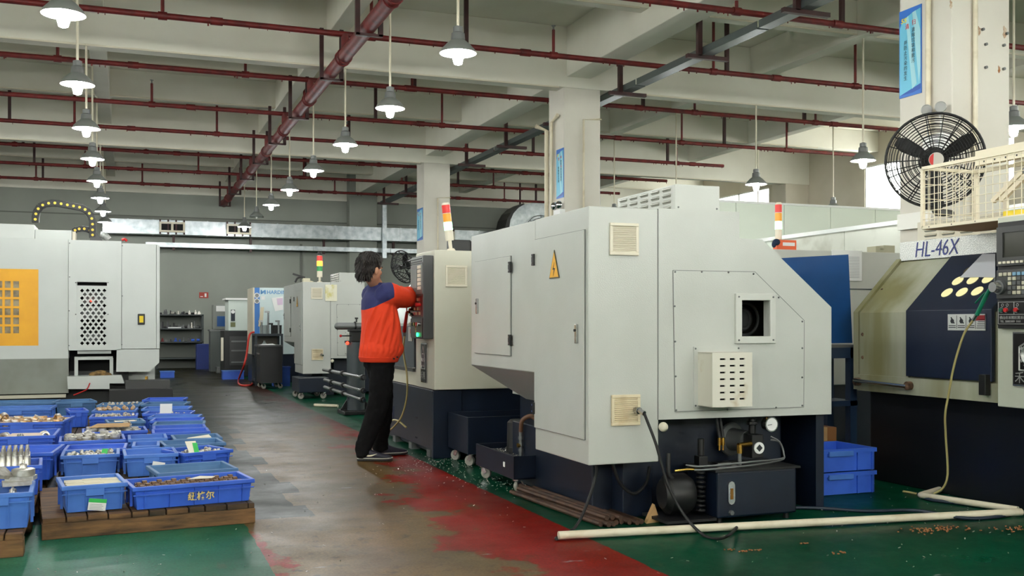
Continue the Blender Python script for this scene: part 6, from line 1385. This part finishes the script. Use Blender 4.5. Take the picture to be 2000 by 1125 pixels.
# pose
pel, wai, che, nek = T(.90, .0), T(1.08, .015), T(1.30, .0), T(1.47, -.02)
hdc = D(725, 524, 8.60)
shR, shL = T(1.405, .0) - ld * .185, T(1.405, .0) + ld * .185
hanR, hanL = V((2.40, 8.84, 1.42)), V((2.41, 8.93, 1.45))
elR = (shR + hanR) / 2 + V((.04, -.03, -.045)); elL = (shL + hanL) / 2 + V((-.02, .10, -.10))
hipR, hipL = pel - ld * .085 + V((0, 0, .0)), pel + ld * .085
ankR, ankL = foot_r + V((-.085, .03, .09)), foot_l + V((-.06, -.02, .09))
knR, knL = hipR.lerp(ankR, .5) + fd * .05, hipL.lerp(ankL, .5) + fd * .045
hf = V((math.cos(.42), math.sin(.42), -.10)).normalized(); hl = V((0, 0, 1)).cross(hf).normalized(); hu = hf.cross(hl)
Hd = lambda f_, l_, u_: hdc + hf * f_ + hl * l_ + hu * u_
# body: one continuous skin under the clothes
mb = MB()
rot = Matrix((hf, hl, hu)).transposed()
mb.ell(Hd(-.012, 0, .03), (.095, .076, .088), 20, 14, rot).ell(Hd(.025, 0, -.035), (.066, .058, .085), 18, 12, rot).ell(Hd(.05, 0, -.085), (.038, .04, .03), 12, 8, rot)
mb.loft([[Hd(x, y * w_, z) for x, y, z in ((.085, -1, -.0), (.085, 1, 0), (.07, 1, .0), (.07, -1, 0))] for w_, z in ((.006, 0),)] * 1 + [[Hd(.112, -.014, -.042), Hd(.112, .014, -.042), Hd(.07, .014, -.045), Hd(.07, -.014, -.045)]])
mb.ell(Hd(.088, 0, -.066), (.012, .022, .007), 10, 6, rot).ell(Hd(.082, 0, .012), (.016, .05, .012), 10, 6, rot)
for s_ in (-1, 1): mb.ell(Hd(.0, s_ * .080, -.025), (.022, .011, .034), 10, 8, rot).ell(Hd(.066, s_ * .04, -.03), (.02, .018, .02), 8, 6, rot)
limb(mb, [hdc - V((0, 0, .05)) - hf * .03, nek + V((0, 0, .0)), T(1.40, -.01)], [.058, .058, .075])
mb.loft([ring(T(z, o), a, b) for z, o, a, b in ((.86, 0, .105, .16), (1.0, .01, .10, .145), (1.2, .0, .11, .165), (1.36, -.01, .095, .175), (1.43, -.015, .06, .11))])
for sh, el, ha, s_ in ((shR, elR, hanR, -1), (shL, elL, hanL, 1)):
    wr_ = ha - (ha - el).normalized() * .10
    limb(mb, [sh, el, wr_], [.052, .042, .036, .028])
    fw = (ha - el).normalized(); up_ = V((0, 0, 1)); up_ = (up_ - fw * up_.dot(fw)).normalized(); sd = fw.cross(up_)
    mb.obox(wr_ + fw * .055, fw * .05, sd * .034, up_ * .013)
    limb(mb, [wr_ - fw * .01, wr_ + fw * .05], [.03, .026])
    for i, (o_, l_) in enumerate(((-.028, .062), (-.0095, .072), (.0095, .067), (.027, .052))):
        b0 = wr_ + fw * .10 + sd * o_; limb(mb, [b0 - fw * .02, b0 + fw * l_ * .5 + up_ * .006, b0 + fw * l_ * .85 - up_ * .012, b0 + fw * l_ - up_ * .03], [.0095, .009, .0085, .0075], 8, 3)
    tb = wr_ + fw * .035 - sd * s_ * -.03; limb(mb, [tb, tb + fw * .035 + sd * s_ * .022 - up_ * .008, tb + fw * .066 + sd * s_ * .026 - up_ * .018], [.012, .010, .0085], 8, 3)
for hp, kn, an, ft in ((hipR, knR, ankR, 0), (hipL, knL, ankL, 0)): limb(mb, [hp + V((0, 0, .02)), kn, an], [.082, .062, .055, .042])
person = mb.build('person', skin, org=base); skinned(person, .0065, 5)
tag(person, 'person in orange jacket with navy yoke and black trousers, reaching to the lathe panel', 'person')
ORG[person.name] = base
for s_ in (-1, 1):
    ey = MB().ell(Hd(.068, s_ * .031, -.005), .0115, 10, 8).build('eye', M('eye_white', (230, 226, 220), .2), person, smooth=60); MB().ell(Hd(.0775, s_ * .031, -.006), .005, 8, 6).build('iris', M('iris_dark', (30, 20, 16), .2), ey, smooth=60)
    MB().ell(Hd(.082, s_ * .032, .019), (.007, .02, .004), 8, 6, rot).build('eyebrow', M('hair_black', (26, 21, 19), .55, 0, (40, 32, 28), 40, .4, .6), person)
MB().ell(Hd(.096, 0, -.064), (.006, .020, .0035), 10, 6, rot).build('mouth', M('lip', (158, 96, 84), .5), person)
# hair: shaggy cap
hb = MATS['hair_black']; mb = MB(); rr = random.Random(17)
mb.ell(Hd(-.022, 0, .045), (.108, .092, .092), 20, 14, rot).ell(Hd(-.058, 0, -.025), (.062, .080, .095), 16, 12, rot).ell(Hd(.045, 0, .080), (.055, .07, .042), 14, 8, rot).ell(Hd(-.040, -.066, .0), (.045, .022, .055), 12, 8, rot).ell(Hd(-.040, .066, .0), (.045, .022, .055), 12, 8, rot)
cap_ = mb.build('hair', hb, person); skinned(cap_, .010, 5, .012, .035, 'hair')
mb = MB()
for i in range(1150):
    low = i % 2; th = rr.uniform(-PI, PI); ph = rr.uniform(-.9, .8) if low else rr.uniform(-.1, 1.5)
    nx_ = V((math.cos(th) * math.cos(ph), math.sin(th) * math.cos(ph), math.sin(ph)))
    if low:
        if nx_.x > .25: continue
        p = Hd(-.058 + nx_.x * .064, nx_.y * .084, -.02 + nx_.z * .092)
    else:
        if abs(th) < 1.15 and ph < .62: continue
        p = Hd(-.022 + nx_.x * .108, nx_.y * .094, .045 + nx_.z * .094)
    dn = (hu * -1 + (rot @ nx_) * (.25 if low else .42) + V((rr.gauss(0, .2), rr.gauss(0, .2), 0))).normalized()
    if ph > .9: dn = ((rot @ V((nx_.x, nx_.y, 0))) * .9 - hu * .35 + V((rr.gauss(0, .3), rr.gauss(0, .3), 0))).normalized()
    L_ = rr.uniform(.03, .055); q = p + dn * L_ * .55 + (rot @ nx_) * .006
    mb.tube([p, q, p + dn * L_ - (rot @ nx_) * rr.uniform(0, .012)], rr.uniform(.004, .0062), 4, 2, lambda u: 1 - .85 * u)
mb.build('hair_strands', hb, person, kind='stuff', smooth=60)
# jacket
def jacket_mat():
    m = bpy.data.materials.new('orange_navy_cotton'); m.use_nodes = True; nt = m.node_tree; N = nt.nodes; L = nt.links; b = N['Principled BSDF']; b.inputs['Roughness'].default_value = .85
    tc = N.new('ShaderNodeTexCoord'); sp_ = N.new('ShaderNodeSeparateXYZ'); L.new(tc.outputs['Object'], sp_.inputs[0])
    def dot(v):
        n = N.new('ShaderNodeVectorMath'); n.operation = 'DOT_PRODUCT'; L.new(tc.outputs['Object'], n.inputs[0]); n.inputs[1].default_value = v; return n.outputs['Value']
    def cmp_(v, op, k):
        n = N.new('ShaderNodeMath'); n.operation = op; L.new(v, n.inputs[0])
        if isinstance(k, float): n.inputs[1].default_value = k
        else: L.new(k, n.inputs[1])
        return n.outputs[0]
    f_ = dot(tuple(fd)); hgt = sp_.outputs[2]
    slope = cmp_(f_, 'MULTIPLY', .55); yoke_line = cmp_(hgt, 'SUBTRACT', slope)
    a = cmp_(yoke_line, 'GREATER_THAN', 1.345); c = cmp_(f_, 'LESS_THAN', .045); msk = cmp_(a, 'MULTIPLY', c)
    nz = N.new('ShaderNodeTexNoise'); nz.inputs['Scale'].default_value = 9; L.new(tc.outputs['Object'], nz.inputs[0])
    rp = N.new('ShaderNodeValToRGB'); rp.color_ramp.elements[0].color = lin((232, 66, 20)) + (1,); rp.color_ramp.elements[1].color = lin((214, 52, 16)) + (1,); L.new(nz.outputs['Fac'], rp.inputs[0])
    mx = N.new('ShaderNodeMix'); mx.data_type = 'RGBA'; L.new(msk, mx.inputs[0]); L.new(rp.outputs[0], mx.inputs[6]); mx.inputs[7].default_value = lin((38, 42, 92)) + (1,)
    L.new(mx.outputs[2], b.inputs['Base Color'])
    wv = N.new('ShaderNodeTexNoise'); wv.inputs['Scale'].default_value = 420; L.new(tc.outputs['Object'], wv.inputs[0])
    bp = N.new('ShaderNodeBump'); bp.inputs['Strength'].default_value = .15; bp.inputs['Distance'].default_value = .003; L.new(wv.outputs['Fac'], bp.inputs['Height']); L.new(bp.outputs[0], b.inputs['Normal'])
    return m
jm = jacket_mat()
mb = MB()
mb.loft([ring(T(z, o), a, b, 28) for z, o, a, b in ((.835, -.005, .155, .205), (.87, .0, .172, .22), (.92, .012, .178, .225), (1.02, .02, .172, .222), (1.15, .012, .158, .22), (1.26, .0, .146, .222), (1.35, -.012, .128, .21), (1.41, -.02, .10, .168), (1.45, -.022, .078, .105), (1.485, -.02, .070, .078))])
for sh, el, ha in ((shR, elR, hanR), (shL, elL, hanL)):
    wr_ = ha - (ha - el).normalized() * .085
    limb(mb, [sh + (che - sh) * .35, sh + (el - sh) * .12, el, wr_], [.085, .102, .092, .084, .074], 14)
JS = ((.835, -.005, .155, .205), (.92, .012, .178, .225), (1.02, .02, .172, .222), (1.15, .012, .158, .22), (1.26, .0, .146, .222), (1.35, -.012, .128, .21), (1.45, -.022, .078, .105))
def on_jacket(z, ang, dr=0):
    for (z0, o0, a0, b0), (z1, o1, a1, b1) in zip(JS, JS[1:]):
        if z0 <= z <= z1:
            t = (z - z0) / (z1 - z0); q = math.radians(ang); return T(z, o0 + (o1 - o0) * t) + fd * (a0 + (a1 - a0) * t + dr) * math.cos(q) + ld * (b0 + (b1 - b0) * t + dr) * math.sin(q)
folds = [[(1.31, -84), (1.2, -104), (1.06, -118), (.95, -128)], [(1.30, -70), (1.18, -78), (1.02, -92), (.93, -98)], [(1.28, -58), (1.16, -56), (1.0, -64), (.92, -70)], [(1.24, -112), (1.12, -132), (1.0, -146)],
         [(1.16, -88), (1.04, -108), (.95, -114)], [(1.2, -150), (1.08, -160), (.97, -164)], [(1.1, -64), (1.0, -78), (.93, -84)], [(1.33, -120), (1.24, -138), (1.15, -150)]]
for ang in range(-178, -20, 13): folds.append([(.875, ang), (.93, ang + 5), (.975, ang + 2)])
for fo in folds: limb(mb, [on_jacket(z, a) for z, a in fo], [.010, .018, .017, .008], 8, 4)
for sh, el, ha in ((shR, elR, hanR), (shL, elL, hanL)):
    for t in (.25, .42, .58, .72, .86):
        c_ = (sh.lerp(el, t * 2) if t < .5 else el.lerp(ha - (ha - el).normalized() * .09, t * 2 - 1)); dv = (ha - sh).normalized(); _, a_, b_ = basis(dv); r_ = .098 - .022 * t
        limb(mb, [c_ + (a_ * math.cos(q) + b_ * math.sin(q)) * r_ + dv * .045 * math.sin(q * 1.3 + t * 9) for q in [t * 7 + k_ * .5 for k_ in range(6)]], [.006, .014, .015, .014, .006], 8, 3)
jk = mb.build('jacket', jm, person); skinned(jk, .0095, 4, .012, .12, 'jacket')
# fold ridges, hem band, collar, cuffs, press studs
MB().torus(T(1.487, -.018), (0, 0, 1), .070, .012, 24, 8).build('collar', M('collar_navy', (34, 38, 84), .85), jk, smooth=60)
hemm = MB().loft([ring(T(z, -.003), a, b, 28) for z, a, b in ((.822, .150, .200), (.83, .158, .208), (.865, .170, .219), (.872, .165, .214))]); hemm.build('hem_band', M('orange_hem', (222, 56, 16), .85), jk, smooth=50)
for z, o in ((.855, .055), (.868, .085)):
    p = T(z, 0) - ld * .205 + fd * o; MB().cyl(p, p - ld * .012, .007, n=10).build('press_stud', M('stud_dark', (40, 36, 36), .4, .5), jk, smooth=40)
for ha, el in ((hanR, elR), (hanL, elL)):
    dr2 = (ha - el).normalized(); p = ha - dr2 * .10; MB().torus(p, dr2, .068, .011, 20, 8).build('cuff', MATS['orange_hem'], jk, smooth=60)
# trousers
mb = MB(); mb.loft([ring(T(z, o), a, b, 24) for z, o, a, b in ((.74, .0, .10, .155), (.80, .0, .125, .175), (.88, 0, .13, .185), (.96, .005, .12, .18))])
for hp, kn, an in ((hipR, knR, ankR), (hipL, knL, ankL)): limb(mb, [hp + V((0, 0, -.02)), kn, an + V((.0, 0, .03)), an + V((.01, 0, -.045))], [.112, .098, .08, .068, .066], 14)
tr2 = mb.build('trousers', M('black_denim', (10, 9, 10), .9, 0, (14, 13, 14), 20, .4, .7, .1, 300, spec=.15), person); skinned(tr2, .010, 4, .026, .08, 'trousers')
# trainers with white sole line and swoosh
def shoe(heel, ang, swoosh):
    u = V((math.cos(ang), math.sin(ang), 0)); s_ = V((-u.y, u.x, 0)); Lg = .285
    def sec(x, hw, z0, z1, n=16): return [heel + u * x + s_ * hw * math.copysign(abs(math.cos(2 * PI * i / n)) ** .7, math.cos(2 * PI * i / n)) + V((0, 0, (z0 + z1) / 2 + (z1 - z0) / 2 * math.copysign(abs(math.sin(2 * PI * i / n)) ** .7, math.sin(2 * PI * i / n)))) for i in range(n)]
    up = MB().loft([sec(*a) for a in ((.0, .012, .03, .085), (.008, .030, .02, .10), (.05, .036, .018, .108), (.10, .036, .018, .10), (.15, .039, .018, .078), (.20, .044, .018, .062), (.245, .042, .018, .052), (.275, .028, .02, .042), (.286, .01, .024, .034))])
    o = up.build('shoe', M('shoe_navy', (30, 28, 44), .6), person, smooth=60)
    MB().loft([sec(*a) for a in ((-.006, .012, .0, .026), (.004, .032, .0, .026), (.06, .040, .0, .026), (.14, .042, .0, .025), (.21, .048, .0, .026), (.26, .042, .0, .028), (.29, .012, .006, .03))]).build('sole', M('sole_dark', (48, 44, 44), .6), o, smooth=60)
    mid = MB().loft([sec(*a) for a in ((-.008, .013, .020, .030), (.004, .0335, .020, .030), (.06, .0415, .020, .030), (.14, .0435, .019, .029), (.21, .0495, .019, .029), (.26, .0435, .021, .031), (.292, .013, .024, .033))]); mid.build('midsole_line', M('off_white', (214, 208, 196), .6), o, smooth=60)
    if swoosh:
        side = -s_; pts = [(.02, .088), (.035, .070), (.06, .050), (.09, .040), (.12, .043), (.17, .066), (.125, .056), (.10, .053), (.075, .058), (.045, .078), (.03, .09)]
        MB().prism([heel + u * x + side * .0375 + side * (.004 if x > .13 else 0) + V((0, 0, z)) for x, z in pts], side * .004).build('curved_mark', M('mark_cream', (224, 214, 186), .6), o)
    MB().torus(heel + u * .045 + V((0, 0, .105)), (0, 0, 1), .034, .008, 16, 6).build('collar_lining', M('sock_white', (206, 200, 190), .8), o, smooth=60)
rdir = -PSI + .02
shoe(D(699, 899, 8.52) * V((1, 1, 0)) if False else V((D(699, 899, 8.53).x, D(699, 899, 8.53).y, 0)), rdir, True)
lh = V((ankL.x - .04, ankL.y - .01, 0)); shoe(lh, .12, False)
